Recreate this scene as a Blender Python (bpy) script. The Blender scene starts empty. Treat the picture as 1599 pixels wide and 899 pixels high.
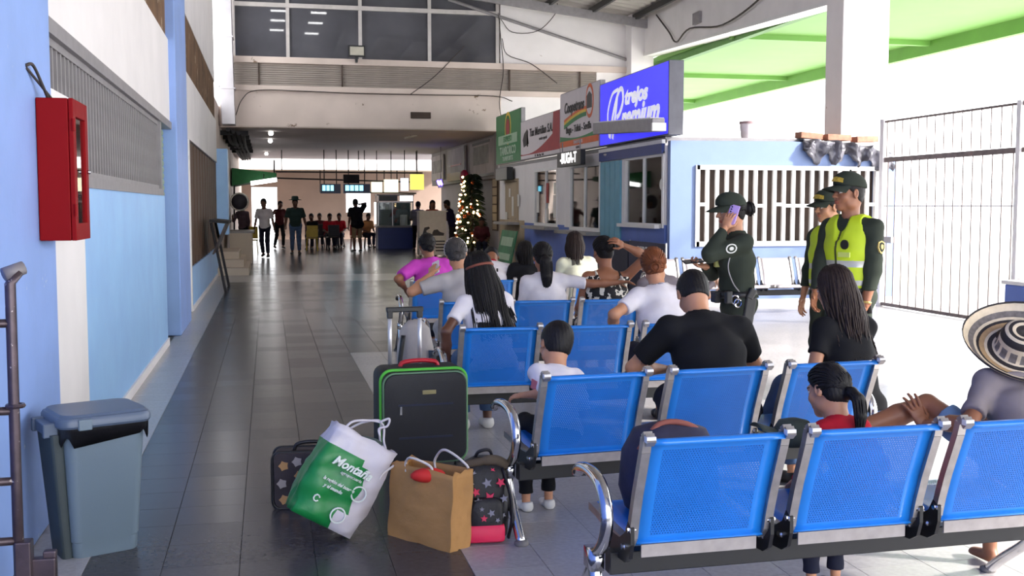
import bpy, math, random
import numpy as np
from mathutils import Vector, Matrix, Euler
random.seed(7); RNG = np.random.RandomState(11)
S = bpy.context.scene
COL = S.collection

# ---------------------------------------------------------------- camera
F_PX, CAM_H = 1700.0, 1.6
YAW, PITCH = math.radians(12.614), math.radians(4.289)
cam_d = bpy.data.cameras.new('camera'); cam = bpy.data.objects.new('camera', cam_d); COL.objects.link(cam)
cam_d.sensor_fit = 'HORIZONTAL'; cam_d.sensor_width = 36.0; cam_d.lens = 36.0 * F_PX / 1599.0
cam_d.clip_start = 0.05; cam_d.clip_end = 400
cam.location = (0, 0, CAM_H); cam.rotation_euler = Euler((math.pi / 2 - PITCH, 0, -YAW), 'XYZ')
S.camera = cam
# ---------------------------------------------------------------- world, sun, exposure
S.view_settings.view_transform = 'Standard'; S.view_settings.look = 'None'
S.view_settings.gamma = 1.0; S.view_settings.use_curve_mapping = False
S.view_settings.exposure = 0.9
W = bpy.data.worlds.new('overcast_sky'); S.world = W; W.use_nodes = True
bg = W.node_tree.nodes['Background']; bg.inputs['Color'].default_value = (0.955, 0.975, 1.0, 1); bg.inputs['Strength'].default_value = 2.9
sun_d = bpy.data.lights.new('sun', 'SUN'); sun = bpy.data.objects.new('sun', sun_d); COL.objects.link(sun)
sun_d.energy = 5.5; sun_d.angle = math.radians(4); sun_d.color = (1.0, 0.95, 0.88)
sun.location = (20, -10, 20)
SUN_DIR = Vector((-0.80, 0.42, -0.455)).normalized()      # travel direction of the light
sun.rotation_euler = SUN_DIR.to_track_quat('-Z', 'Y').to_euler()
# ---------------------------------------------------------------- materials
def _lin(c):
    return tuple(((x / 12.92) if x <= 0.04045 else ((x + 0.055) / 1.055) ** 2.4) for x in c)
def rgb(r, g, b): return _lin((r / 255, g / 255, b / 255)) + (1,)
MATS = {}
def mat(name, col, rough=0.5, metal=0.0, var=0.10, scale=6.0, bump=0.0, bscale=60.0, spec=0.5, chips=None, emit=0.0, coat=0.0, stretch=None):
    """principled material; base colour varied by noise, optional bump and chips of another colour"""
    if name in MATS: return MATS[name]
    m = bpy.data.materials.new(name); m.use_nodes = True; nt = m.node_tree; N = nt.nodes; L = nt.links
    p = N['Principled BSDF']; p.inputs['Roughness'].default_value = rough; p.inputs['Metallic'].default_value = metal
    p.inputs['Specular IOR Level'].default_value = spec; p.inputs['Coat Weight'].default_value = coat
    m.diffuse_color = col
    tc = N.new('ShaderNodeTexCoord'); src = tc.outputs['Object']
    if stretch:
        mp = N.new('ShaderNodeMapping'); mp.inputs['Scale'].default_value = stretch; L.new(src, mp.inputs['Vector']); src = mp.outputs['Vector']
    out = None
    if var:
        n = N.new('ShaderNodeTexNoise'); n.inputs['Scale'].default_value = scale; n.inputs['Detail'].default_value = 5; L.new(src, n.inputs['Vector'])
        mx = N.new('ShaderNodeMix'); mx.data_type = 'RGBA'
        mx.inputs[6].default_value = tuple(max(0, c * (1 - var)) for c in col[:3]) + (1,)
        mx.inputs[7].default_value = tuple(min(1, c * (1 + var)) for c in col[:3]) + (1,)
        rp = N.new('ShaderNodeMapRange'); rp.inputs[1].default_value = 0.3; rp.inputs[2].default_value = 0.7
        L.new(n.outputs['Fac'], rp.inputs[0]); L.new(rp.outputs[0], mx.inputs[0]); out = mx.outputs[2]
    if chips:
        ccol, cscale, thr = chips
        n2 = N.new('ShaderNodeTexNoise'); n2.inputs['Scale'].default_value = cscale; n2.inputs['Detail'].default_value = 8; n2.inputs['Roughness'].default_value = 0.65
        L.new(src, n2.inputs['Vector'])
        r2 = N.new('ShaderNodeMapRange'); r2.inputs[1].default_value = thr; r2.inputs[2].default_value = thr + 0.03; L.new(n2.outputs['Fac'], r2.inputs[0])
        m2 = N.new('ShaderNodeMix'); m2.data_type = 'RGBA'; m2.inputs[7].default_value = ccol
        if out: L.new(out, m2.inputs[6])
        else: m2.inputs[6].default_value = col
        L.new(r2.outputs[0], m2.inputs[0]); out = m2.outputs[2]
    if out: L.new(out, p.inputs['Base Color'])
    else: p.inputs['Base Color'].default_value = col
    if bump:
        nb = N.new('ShaderNodeTexNoise'); nb.inputs['Scale'].default_value = bscale; nb.inputs['Detail'].default_value = 4; L.new(src, nb.inputs['Vector'])
        bp = N.new('ShaderNodeBump'); bp.inputs['Strength'].default_value = bump; bp.inputs['Distance'].default_value = 0.01
        L.new(nb.outputs['Fac'], bp.inputs['Height']); L.new(bp.outputs[0], p.inputs['Normal'])
    if emit:
        p.inputs['Emission Color'].default_value = col; p.inputs['Emission Strength'].default_value = emit
    MATS[name] = m; return m

def glass_mat(name, tint=(0.9, 0.95, 0.95, 1), op=0.12, rough=0.03):
    """thin pane: mostly clear, with reflections"""
    if name in MATS: return MATS[name]
    m = bpy.data.materials.new(name); m.use_nodes = True; nt = m.node_tree; N = nt.nodes; L = nt.links
    N.remove(N['Principled BSDF']); o = N['Material Output']
    t = N.new('ShaderNodeBsdfTransparent'); t.inputs[0].default_value = tint
    g = N.new('ShaderNodeBsdfGlossy'); g.inputs['Roughness'].default_value = rough
    fr = N.new('ShaderNodeFresnel'); fr.inputs[0].default_value = 1.5
    ad = N.new('ShaderNodeMath'); ad.operation = 'ADD'; ad.inputs[1].default_value = op; ad.use_clamp = True
    L.new(fr.outputs[0], ad.inputs[0]); mx = N.new('ShaderNodeMixShader')
    L.new(ad.outputs[0], mx.inputs[0]); L.new(t.outputs[0], mx.inputs[1]); L.new(g.outputs[0], mx.inputs[2]); L.new(mx.outputs[0], o.inputs[0])
    MATS[name] = m; return m

# ---------------------------------------------------------------- mesh builder
def unit(v):
    v = np.asarray(v, float); n = np.linalg.norm(v); return v / n if n > 1e-9 else v
class MB:
    def __init__(s): s.v = []; s.f = []; s.m = []; s.uv = None
    def add(s, vs, fs, mi=0):
        o = len(s.v); s.v.extend([tuple(map(float, p)) for p in vs]); s.f.extend([tuple(i + o for i in f) for f in fs]); s.m.extend([mi] * len(fs)); return s
    def box(s, c, d, mi=0, rot=None, taper=1.0):
        x, y, z = d[0] / 2, d[1] / 2, d[2] / 2
        P = [(-x, -y, -z), (x, -y, -z), (x, y, -z), (-x, y, -z), (-x * taper, -y * taper, z), (x * taper, -y * taper, z), (x * taper, y * taper, z), (-x * taper, y * taper, z)]
        if rot is not None:
            R = Euler(rot).to_matrix(); P = [tuple(R @ Vector(p)) for p in P]
        P = [(p[0] + c[0], p[1] + c[1], p[2] + c[2]) for p in P]
        return s.add(P, [(0, 3, 2, 1), (4, 5, 6, 7), (0, 1, 5, 4), (1, 2, 6, 5), (2, 3, 7, 6), (3, 0, 4, 7)], mi)
    def span(s, a, b, mi=0):
        return s.box([(a[i] + b[i]) / 2 for i in range(3)], [abs(b[i] - a[i]) for i in range(3)], mi)
    def tube(s, pts, r, n=8, mi=0, flat=None, cap=True, closed=False):
        """swept tube; r number or per-point; flat=(axis, ratio) squashes the section along axis"""
        pts = [np.asarray(p, float) for p in pts]; K = len(pts); rr = [r] * K if np.isscalar(r) else list(r)
        up = None; rings = []
        for i, p in enumerate(pts):
            a = pts[(i - 1) % K] if (i > 0 or closed) else p; b = pts[(i + 1) % K] if (i < K - 1 or closed) else p
            t = unit(b - a)
            if up is None:
                up = np.array([0, 0, 1.0]) if abs(t[2]) < 0.9 else np.array([0, 1.0, 0])
            u = unit(np.cross(up, t)); w = np.cross(t, u); up = w
            ring = []
            for k in range(n):
                q = 2 * math.pi * k / n; off = (u * math.cos(q) + w * math.sin(q)) * rr[i]
                if flat is not None:
                    ax = unit(flat[0]); off = off + ax * (np.dot(off, ax) * (flat[1] - 1))
                ring.append(p + off)
            rings.append(ring)
        vs = [q for rg in rings for q in rg]; fs = []
        for i in range(K if closed else K - 1):
            j = (i + 1) % K
            for k in range(n):
                l = (k + 1) % n; fs.append((i * n + k, i * n + l, j * n + l, j * n + k))
        if cap and not closed:
            fs.append(tuple(range(n - 1, -1, -1))); fs.append(tuple((K - 1) * n + k for k in range(n)))
        return s.add(vs, fs, mi)
    def lathe(s, prof, c=(0, 0, 0), n=24, mi=0, R=None, cap=True):
        """prof: list of (radius, height)"""
        vs = []; K = len(prof)
        for r, h in prof:
            for k in range(n):
                q = 2 * math.pi * k / n; p = np.array([r * math.cos(q), r * math.sin(q), h])
                if R is not None: p = R @ p
                vs.append(p + np.asarray(c))
        fs = [(i * n + k, i * n + (k + 1) % n, (i + 1) * n + (k + 1) % n, (i + 1) * n + k) for i in range(K - 1) for k in range(n)]
        if cap: fs += [tuple(range(n - 1, -1, -1)), tuple((K - 1) * n + k for k in range(n))]
        return s.add(vs, fs, mi)
    def prism(s, poly, d, mi=0):
        """poly: 3d points of a planar outline, d: extrusion vector"""
        n = len(poly); d = np.asarray(d, float); a = [np.asarray(p, float) for p in poly]; vs = a + [p + d for p in a]
        nrm = sum(np.cross(a[i], a[(i + 1) % n]) for i in range(n)); flip = np.dot(nrm, d) > 0
        fs = [tuple(range(n)), tuple(range(2 * n - 1, n - 1, -1))] + [(i, n + i, n + (i + 1) % n, (i + 1) % n) for i in range(n)]
        if flip: fs = [tuple(reversed(f)) for f in fs]
        return s.add(vs, fs, mi)
    def loft(s, rings, mi=0, cap=True):
        n = len(rings[0]); K = len(rings); vs = [p for r in rings for p in r]
        fs = [(i * n + k, i * n + (k + 1) % n, (i + 1) * n + (k + 1) % n, (i + 1) * n + k) for i in range(K - 1) for k in range(n)]
        if cap: fs += [tuple(range(n - 1, -1, -1)), tuple((K - 1) * n + k for k in range(n))]
        return s.add(vs, fs, mi)
    def ball(s, c, r, mi=0, n=12):
        r = (r, r, r) if np.isscalar(r) else r
        rings = []
        for i in range(1, n // 2 + 1):
            t = math.pi * i / (n // 2 + 1); rings.append([(c[0] + r[0] * math.sin(t) * math.cos(2 * math.pi * k / n), c[1] + r[1] * math.sin(t) * math.sin(2 * math.pi * k / n), c[2] - r[2] * math.cos(t)) for k in range(n)])
        return s.loft(rings, mi)
    def sheet(s, fn, nu, nv, mi=0):
        """open grid surface fn(u,v)"""
        vs = [fn(i / nu, j / nv) for j in range(nv + 1) for i in range(nu + 1)]
        fs = [(j * (nu + 1) + i, j * (nu + 1) + i + 1, (j + 1) * (nu + 1) + i + 1, (j + 1) * (nu + 1) + i) for j in range(nv) for i in range(nu)]
        return s.add(vs, fs, mi)
    def mesh(s, name, mats, smooth=False):
        me = bpy.data.meshes.new(name); me.from_pydata(s.v, [], s.f)
        for m in (mats if isinstance(mats, (list, tuple)) else [mats]): me.materials.append(m)
        me.polygons.foreach_set('material_index', s.m)
        if smooth: me.polygons.foreach_set('use_smooth', [True] * len(s.f))
        me.update(); return me
    def build(s, name, mats, parent=None, smooth=False, bevel=0, loc=None, solid=0, sub=0, kind=None, label=None, angle=None):
        o = link(name, s.mesh(name, mats, smooth), parent)
        if loc is not None: o.location = loc
        if solid:
            q = o.modifiers.new('solid', 'SOLIDIFY'); q.thickness = solid; q.offset = 0
        if bevel:
            q = o.modifiers.new('bevel', 'BEVEL'); q.width = bevel; q.segments = 2; q.limit_method = 'ANGLE'; q.angle_limit = math.radians(40)
        if sub:
            q = o.modifiers.new('sub', 'SUBSURF'); q.levels = sub; q.render_levels = sub
        if smooth and angle:
            o.data.set_sharp_from_angle(angle=math.radians(angle))
        if kind: o['kind'] = kind
        if label: o['label'] = label
        return o
def link(name, data, parent=None):
    o = bpy.data.objects.new(name, data); COL.objects.link(o)
    if parent is not None: o.parent = parent
    return o
def tag(o, label, cat, group=None):
    o['label'] = label; o['category'] = cat
    if group: o['group'] = group
    return o
def thing(name, label, cat, loc=(0, 0, 0), rz=0.0, group=None):
    o = link(name, None); o.location = loc; o.rotation_euler = (0, 0, rz); o.empty_display_size = 0.1
    return tag(o, label, cat, group)
def struct(o): o['kind'] = 'structure'; return o
def part(name, mb, mats, parent, **k): return mb.build(name, mats, parent, **k)
def dup(o, parent=None, loc=None):
    c = o.copy(); COL.objects.link(c)
    if parent is not None: c.parent = parent
    if loc is not None: c.location = loc
    return c
def text(name, body, m, parent, loc, rot, size, ext=0.002, bold=0.0, shear=0.0, align='CENTER', sx=1.0, space=1.0):
    cu = bpy.data.curves.new(name, 'FONT'); cu.body = body; cu.size = size; cu.extrude = ext; cu.offset = bold; cu.shear = shear
    cu.align_x = align; cu.align_y = 'CENTER'; cu.space_character = space; cu.resolution_u = 3; cu.materials.append(m)
    o = link(name, cu, parent); o.location = loc; o.rotation_euler = rot; o.scale = (sx, 1, 1); return o
def arc(c, r, a0, a1, n, ax=(0, 1, 0), ay=(0, 0, 1)):
    c = np.asarray(c, float); ax = np.asarray(ax, float); ay = np.asarray(ay, float)
    return [c + r * (ax * math.cos(math.radians(a0 + (a1 - a0) * i / n)) + ay * math.sin(math.radians(a0 + (a1 - a0) * i / n))) for i in range(n + 1)]
def spline(pts, n=6):
    """catmull-rom through points"""
    P = [np.asarray(p, float) for p in pts]; P = [2 * P[0] - P[1]] + P + [2 * P[-1] - P[-2]]; out = []
    for i in range(1, len(P) - 2):
        for k in range(n):
            t = k / n; a, b, c, d = P[i - 1:i + 3]
            out.append(0.5 * (2 * b + (c - a) * t + (2 * a - 5 * b + 4 * c - d) * t * t + (3 * b - a - 3 * c + d) * t ** 3))
    out.append(P[-2]); return out
def square_tube(mb, a, b, w, h, mi=0, up=(0, 0, 1)):
    """rectangular bar from a to b, w across, h along up"""
    a = np.asarray(a, float); b = np.asarray(b, float); t = unit(b - a); u = unit(np.cross(t, up)); v = np.cross(u, t)
    R = [[p + u * sx * w / 2 + v * sy * h / 2 for sx, sy in ((-1, -1), (1, -1), (1, 1), (-1, 1))] for p in (a, b)]
    return mb.loft(R, mi)

# ---------------------------------------------------------------- implicit surfaces for bodies, clothes and hair
def surface_nets(Fv, org, h):
    nx, ny, nz = Fv.shape; s = Fv < 0
    cnt = np.zeros((nx - 1, ny - 1, nz - 1), np.int8)
    for dx in (0, 1):
        for dy in (0, 1):
            for dz in (0, 1): cnt += s[dx:nx - 1 + dx, dy:ny - 1 + dy, dz:nz - 1 + dz]
    act = (cnt > 0) & (cnt < 8); idx = np.full(act.shape, -1, np.int64); ijk = np.argwhere(act); idx[act] = np.arange(len(ijk))
    acc = np.zeros((len(ijk), 3)); num = np.zeros(len(ijk)); i, j, k = ijk.T
    for ax in range(3):
        oth = [a for a in range(3) if a != ax]
        for p in (0, 1):
            for q in (0, 1):
                o0 = [0, 0, 0]; o0[oth[0]] = p; o0[oth[1]] = q; o1 = list(o0); o1[ax] = 1
                a = Fv[i + o0[0], j + o0[1], k + o0[2]]; b = Fv[i + o1[0], j + o1[1], k + o1[2]]
                c = (a < 0) != (b < 0); t = np.where(c, a / np.where(c, a - b, 1), 0)
                pos = np.array(o0, float)[None, :].repeat(len(ijk), 0); pos[:, ax] += t
                acc += pos * c[:, None]; num += c
    V = (ijk + acc / np.maximum(num, 1)[:, None]) * h + org; FA = []
    for ax in range(3):
        o1, o2 = [(1, 2), (2, 0), (0, 1)][ax]
        sl0 = [slice(None)] * 3; sl1 = [slice(None)] * 3; sl0[ax] = slice(0, -1); sl1[ax] = slice(1, None)
        a = s[tuple(sl0)]; b = s[tuple(sl1)]; e = np.argwhere(a != b)
        e = e[(e[:, o1] > 0) & (e[:, o2] > 0) & (e[:, o1] < idx.shape[o1]) & (e[:, o2] < idx.shape[o2])]
        ins = a[tuple(e.T)]
        def g(d1, d2):
            q = e.copy(); q[:, o1] -= d1; q[:, o2] -= d2; return idx[tuple(q.T)]
        Q = np.stack([g(1, 1), g(0, 1), g(0, 0), g(1, 0)], 1); Q[~ins] = Q[~ins][:, ::-1]; FA.append(Q)
    FA = np.concatenate(FA); FA = FA[(FA >= 0).all(1)]
    return V, FA
class Sdf:
    """list of elliptic round cones / ellipsoids blended smoothly"""
    def __init__(s): s.p = []
    def cone(s, a, b, ra, rb=None, u=(1, 0, 0), k=0.03, f0=False, f1=False, op=1, grow=0.0):
        """ra/rb scalar or (r along u, r across); f0/f1 flat-cut ends"""
        rb = ra if rb is None else rb
        ra = (ra, ra) if np.isscalar(ra) else ra; rb = (rb, rb) if np.isscalar(rb) else rb
        s.p.append(('c', np.asarray(a, float), np.asarray(b, float), np.array(ra) + grow, np.array(rb) + grow, unit(u), k, f0, f1, op)); return s
    def ell(s, c, r, R=None, k=0.02, op=1, grow=0.0):
        r = (r, r, r) if np.isscalar(r) else r
        s.p.append(('e', np.asarray(c, float), np.array(r, float) + grow, np.eye(3) if R is None else np.asarray(R, float), k, op)); return s
    def plane(s, c, n):
        """keep the side the normal points away from"""
        s.p.append(('p', np.asarray(c, float), unit(n))); return s
    def fn(s, f): s.p.append(('f', f)); return s
    def mesh(s, h):
        lo = np.full(3, 1e9); hi = -lo
        for q in s.p:
            if q[0] == 'c' and q[9] > 0:
                m = max(q[3].max(), q[4].max()); lo = np.minimum(lo, np.minimum(q[1], q[2]) - m); hi = np.maximum(hi, np.maximum(q[1], q[2]) + m)
            elif q[0] == 'e' and q[5] > 0: lo = np.minimum(lo, q[1] - q[2].max()); hi = np.maximum(hi, q[1] + q[2].max())
        lo = lo - 3 * h - 0.01; n = np.ceil((hi + 3 * h + 0.01 - lo) / h).astype(int) + 1
        ax = [lo[i] + h * np.arange(n[i]) for i in range(3)]; Fv = np.full(n, 0.2)
        for q in s.p:
            if q[0] == 'p':
                d = (ax[0][:, None, None] - q[1][0]) * q[2][0] + (ax[1][None, :, None] - q[1][1]) * q[2][1] + (ax[2][None, None, :] - q[1][2]) * q[2][2]
                Fv = np.maximum(Fv, d); continue
            if q[0] == 'f':
                P = np.stack(np.meshgrid(*ax, indexing='ij'), -1); Fv = q[1](P, Fv); continue
            if q[0] == 'c': m = max(q[3].max(), q[4].max()) + q[6] + 2 * h; l = np.minimum(q[1], q[2]) - m; u = np.maximum(q[1], q[2]) + m; k, op = q[6], q[9]
            else: m = q[2].max() + q[4] + 2 * h; l = q[1] - m; u = q[1] + m; k, op = q[4], q[5]
            i0 = np.clip(np.floor((l - lo) / h).astype(int), 0, n); i1 = np.clip(np.ceil((u - lo) / h).astype(int) + 1, 0, n)
            if (i1 <= i0).any(): continue
            sl = tuple(slice(i0[t], i1[t]) for t in range(3))
            X = ax[0][sl[0]][:, None, None]; Y = ax[1][sl[1]][None, :, None]; Z = ax[2][sl[2]][None, None, :]
            if q[0] == 'c':
                a, b, ra, rb, ud = q[1:6]; ab = b - a; Ln = np.linalg.norm(ab); w = ab / Ln if Ln > 1e-6 else np.array([0, 0, 1.0])
                ud = ud - w * np.dot(ud, w)
                if np.linalg.norm(ud) < 1e-3: ud = np.cross(w, (0, 0, 1.0) if abs(w[2]) < .9 else (0, 1.0, 0))
                ud = unit(ud); vd = np.cross(w, ud)
                dx, dy, dz = X - a[0], Y - a[1], Z - a[2]
                tw = dx * w[0] + dy * w[1] + dz * w[2]; pu = dx * ud[0] + dy * ud[1] + dz * ud[2]; pv = dx * vd[0] + dy * vd[1] + dz * vd[2]
                t = np.clip(tw / max(Ln, 1e-6), 0, 1); ru = ra[0] + (rb[0] - ra[0]) * t; rv = ra[1] + (rb[1] - ra[1]) * t; rw = np.minimum(ru, rv); pw = tw - t * Ln
                k0 = np.sqrt((pu / ru) ** 2 + (pv / rv) ** 2 + (pw / rw) ** 2); k1 = np.sqrt((pu / ru ** 2) ** 2 + (pv / rv ** 2) ** 2 + (pw / rw ** 2) ** 2) + 1e-9
                d = k0 * (k0 - 1) / k1
                if q[7]: d = np.maximum(d, -tw)
                if q[8]: d = np.maximum(d, tw - Ln)
            else:
                R = q[3]; c, r = q[1], q[2]; dx, dy, dz = X - c[0], Y - c[1], Z - c[2]
                l0 = [dx * R[0, i] + dy * R[1, i] + dz * R[2, i] for i in range(3)]
                k0 = np.sqrt(sum((l0[i] / r[i]) ** 2 for i in range(3))); k1 = np.sqrt(sum((l0[i] / r[i] ** 2) ** 2 for i in range(3))) + 1e-9; d = k0 * (k0 - 1) / k1
            A = Fv[sl]
            if op > 0: hh = np.maximum(k - np.abs(A - d), 0) / max(k, 1e-6); Fv[sl] = np.minimum(A, d) - hh * hh * k * 0.25
            else: Fv[sl] = np.maximum(A, -d)
        Fv[0] = Fv[-1] = 0.2; Fv[:, 0] = Fv[:, -1] = 0.2; Fv[:, :, 0] = Fv[:, :, -1] = 0.2
        return surface_nets(Fv, lo, h)
def np_mesh(name, parts, mats, parent, kind=None):
    """parts: list of (V, F, material index or per-face array) joined into ONE mesh"""
    V = np.concatenate([p[0] for p in parts]); o = 0; FA = []; MI = []
    for v, f, mi in parts:
        FA.append(f + o); o += len(v); MI.append(np.full(len(f), mi) if np.isscalar(mi) else mi)
    FA = np.concatenate(FA); MI = np.concatenate(MI).astype(np.int32)
    me = bpy.data.meshes.new(name); me.vertices.add(len(V)); me.vertices.foreach_set('co', V.astype(np.float32).ravel())
    me.loops.add(FA.size); me.loops.foreach_set('vertex_index', FA.astype(np.int32).ravel()); me.polygons.add(len(FA))
    me.polygons.foreach_set('loop_start', np.arange(0, FA.size, 4, dtype=np.int32)); me.polygons.foreach_set('loop_total', np.full(len(FA), 4, np.int32))
    for m in mats: me.materials.append(m)
    me.polygons.foreach_set('material_index', MI); me.polygons.foreach_set('use_smooth', np.ones(len(FA), bool)); me.update(); me.validate()
    o = link(name, me, parent)
    if kind: o['kind'] = kind
    return o
# ---------------------------------------------------------------- people
def rot_m(yaw=0, pitch=0, roll=0):
    """columns: right, forward, up; yaw turns left, pitch nods down, roll tips to the right; degrees"""
    y, p, r = map(math.radians, (yaw, pitch, roll))
    return np.array(Matrix.Rotation(y, 3, 'Z') @ Matrix.Rotation(-p, 3, 'X') @ Matrix.Rotation(r, 3, 'Y'))
def ik(a, b, l1, l2, pole):
    a = np.asarray(a, float); b = np.asarray(b, float); d = b - a; D = np.linalg.norm(d); dn = d / D
    if D > (l1 + l2) * 0.995: D = (l1 + l2) * 0.995; b = a + dn * D
    if D < abs(l1 - l2) + 0.03: D = abs(l1 - l2) + 0.03; b = a + dn * D
    x = (l1 * l1 - l2 * l2 + D * D) / (2 * D); hgt = math.sqrt(max(l1 * l1 - x * x, 0)); p = np.asarray(pole, float); p = unit(p - dn * np.dot(p, dn))
    return a + dn * x + p * hgt, b
def hand_mesh(side, wrist, fdir, back, curl, h=0.0045, spread=0.0, thumb=0.0, sc=1.0):
    y = unit(fdir); z = unit(np.asarray(back, float) - y * np.dot(back, y)); x = np.cross(y, z); R = np.stack([x, y, z], 1); t = -1 if side == 'R' else 1
    s = Sdf()
    s.cone((0, -.02, 0), (0, .03, 0), (.026, .019), (.032, .017), k=.01); s.cone((0, .02, 0), (0, .075, -.002), (.034, .015), (.040, .0125), k=.012)
    for i, (bx, ln, by) in enumerate(((.030, .072, .082), (.010, .082, .086), (-.010, .076, .083), (-.029, .060, .075))):
        p = np.array([bx * t, by, -.002]); a = 0.0; f = [0.45, 0.32, 0.27]; r = [.0092, .0084, .0076, .0066]; sp = spread * (0.5 - i / 3.0) * t
        cv = curl[i] if hasattr(curl, '__len__') else curl * (0.85 + .1 * i)
        for j in range(3):
            a += cv * (0.75, 0.95, 0.7)[j]; d = np.array([math.sin(sp) * math.cos(a), math.cos(sp) * math.cos(a), -math.sin(a)]); q = p + d * ln * f[j]
            s.cone(p, q, r[j], r[j + 1], k=.004); p = q
    b = np.array([.024 * t, .012, -.004]); d1 = unit((.75 * t, .62 - .3 * thumb, -.25 - .5 * thumb)); d2 = unit((.35 * t - .5 * t * thumb, .9 - .2 * thumb, -.3 - .5 * thumb))
    m = b + d1 * .042; s.cone(b, m, .0145, .0105, k=.01); s.cone(m, m + d2 * .030, .0105, .0088, k=.004); s.cone(m + d2 * .030, m + d2 * .052, .0088, .0070, k=.004)
    V, FA = s.mesh(h); return V * sc @ R.T + np.asarray(wrist), FA
HEAD = dict(skull=((0, -.012, .03), (.076, .096, .088)))
def head_sdf(fine=True, face=True, neck=None):
    s = Sdf(); s.ell(*HEAD['skull']); s.ell((0, .026, -.045), (.057, .066, .074), k=.03); s.ell((0, .066, -.099), (.022, .02, .02), k=.03)
    s.ell((0, -.035, -.035), (.060, .058, .06), k=.03)
    for t in (-1, 1):
        s.ell((.040 * t, .055, -.032), (.026, .026, .026), k=.025); s.ell((.052 * t, .012, -.075), (.016, .03, .025), k=.02)
        e = rot_m(-14 * t, 0, 0); s.ell((.079 * t, -.008, -.008), (.011, .021, .033), R=e, k=.006)
        if fine: s.ell((.088 * t, -.002, -.004), (.006, .011, .018), R=e, op=-1)
    if face:
        s.cone((-.036, .079, .020), (.036, .079, .020), .012, k=.015)
        for t in (-1, 1): s.ell((.033 * t, .100, .000), (.017, .014, .011), op=-1)
        for t in (-1, 1): s.ell((.032 * t, .078, .001), .0125, k=.002)
        s.cone((0, .088, .012), (0, .110, -.026), .008, .0115, k=.014)
        for t in (-1, 1): s.ell((.012 * t, .100, -.029), (.009, .010, .007), k=.008)
        s.ell((0, .089, -.058), (.023, .012, .007), k=.006); s.ell((0, .087, -.070), (.020, .012, .008), k=.004)
        s.cone((-.02, .104, -.064), (.02, .104, -.064), .0025, op=-1) if fine else None
    if neck is not None: s.cone((0, -.022, -.06), neck, (.054, .056), (.058, .060), k=.03)
    return s
def head_faces(V, FA, eye=True):
    c = V[FA].mean(1); x, y, z = np.abs(c[:, 0]), c[:, 1], c[:, 2]; mi = np.zeros(len(FA), int)
    mi[(x < .023) & (y > .07) & (np.abs(z + .064) < .0105)] = 1
    mi[(x > .013) & (x < .048) & (y > .055) & (z > .017) & (z < .0255)] = 2
    e = ((x - .032) / .0145) ** 2 + ((z - .001) / .0072) ** 2 < 1; mi[e & (y > .05)] = 3
    mi[((x - .032) ** 2 + (z - .001) ** 2 < .0058 ** 2) & (y > .05)] = 4
    return mi
def scalp(az, el, g=0.012):
    """point on the skull; az 0 = back, 90 = right, 180 = front; el up"""
    a, e = math.radians(az), math.radians(el); c, r = HEAD['skull']
    return np.array([c[0] + (r[0] + g) * math.sin(a) * math.cos(e), c[1] - (r[1] + g) * math.cos(a) * math.cos(e), c[2] + (r[2] + g) * math.sin(e)])
def on_skull(p, g):
    c, r = HEAD['skull']; q = (np.asarray(p) - c) / (np.array(r) + g); n = np.linalg.norm(q); return np.asarray(c) + q / n * (np.array(r) + g)
def hair_cap(g=0.012, low=-.085, front=.075, thick_back=0.0):
    s = Sdf(); s.ell(*HEAD['skull'], grow=g); s.ell((0, -.038 - thick_back, -.035), (.062 + g * .6, .060 + g * .6, .062), k=.03)
    ys = [-.2, -.05, -.022, .015, .055, .11]; zs = [low, low, -.035, .002, front - .03, front + .012]
    def cut(P, Fv):
        return np.maximum(Fv, (np.interp(P[..., 1], ys, zs) - P[..., 2]) * .75)
    s.fn(cut)
    def rough(P, Fv):
        a = np.arctan2(P[..., 0], -P[..., 1]); return Fv + .0016 * np.sin(a * 34 + P[..., 2] * 60)
    s.fn(rough); return s
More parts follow.
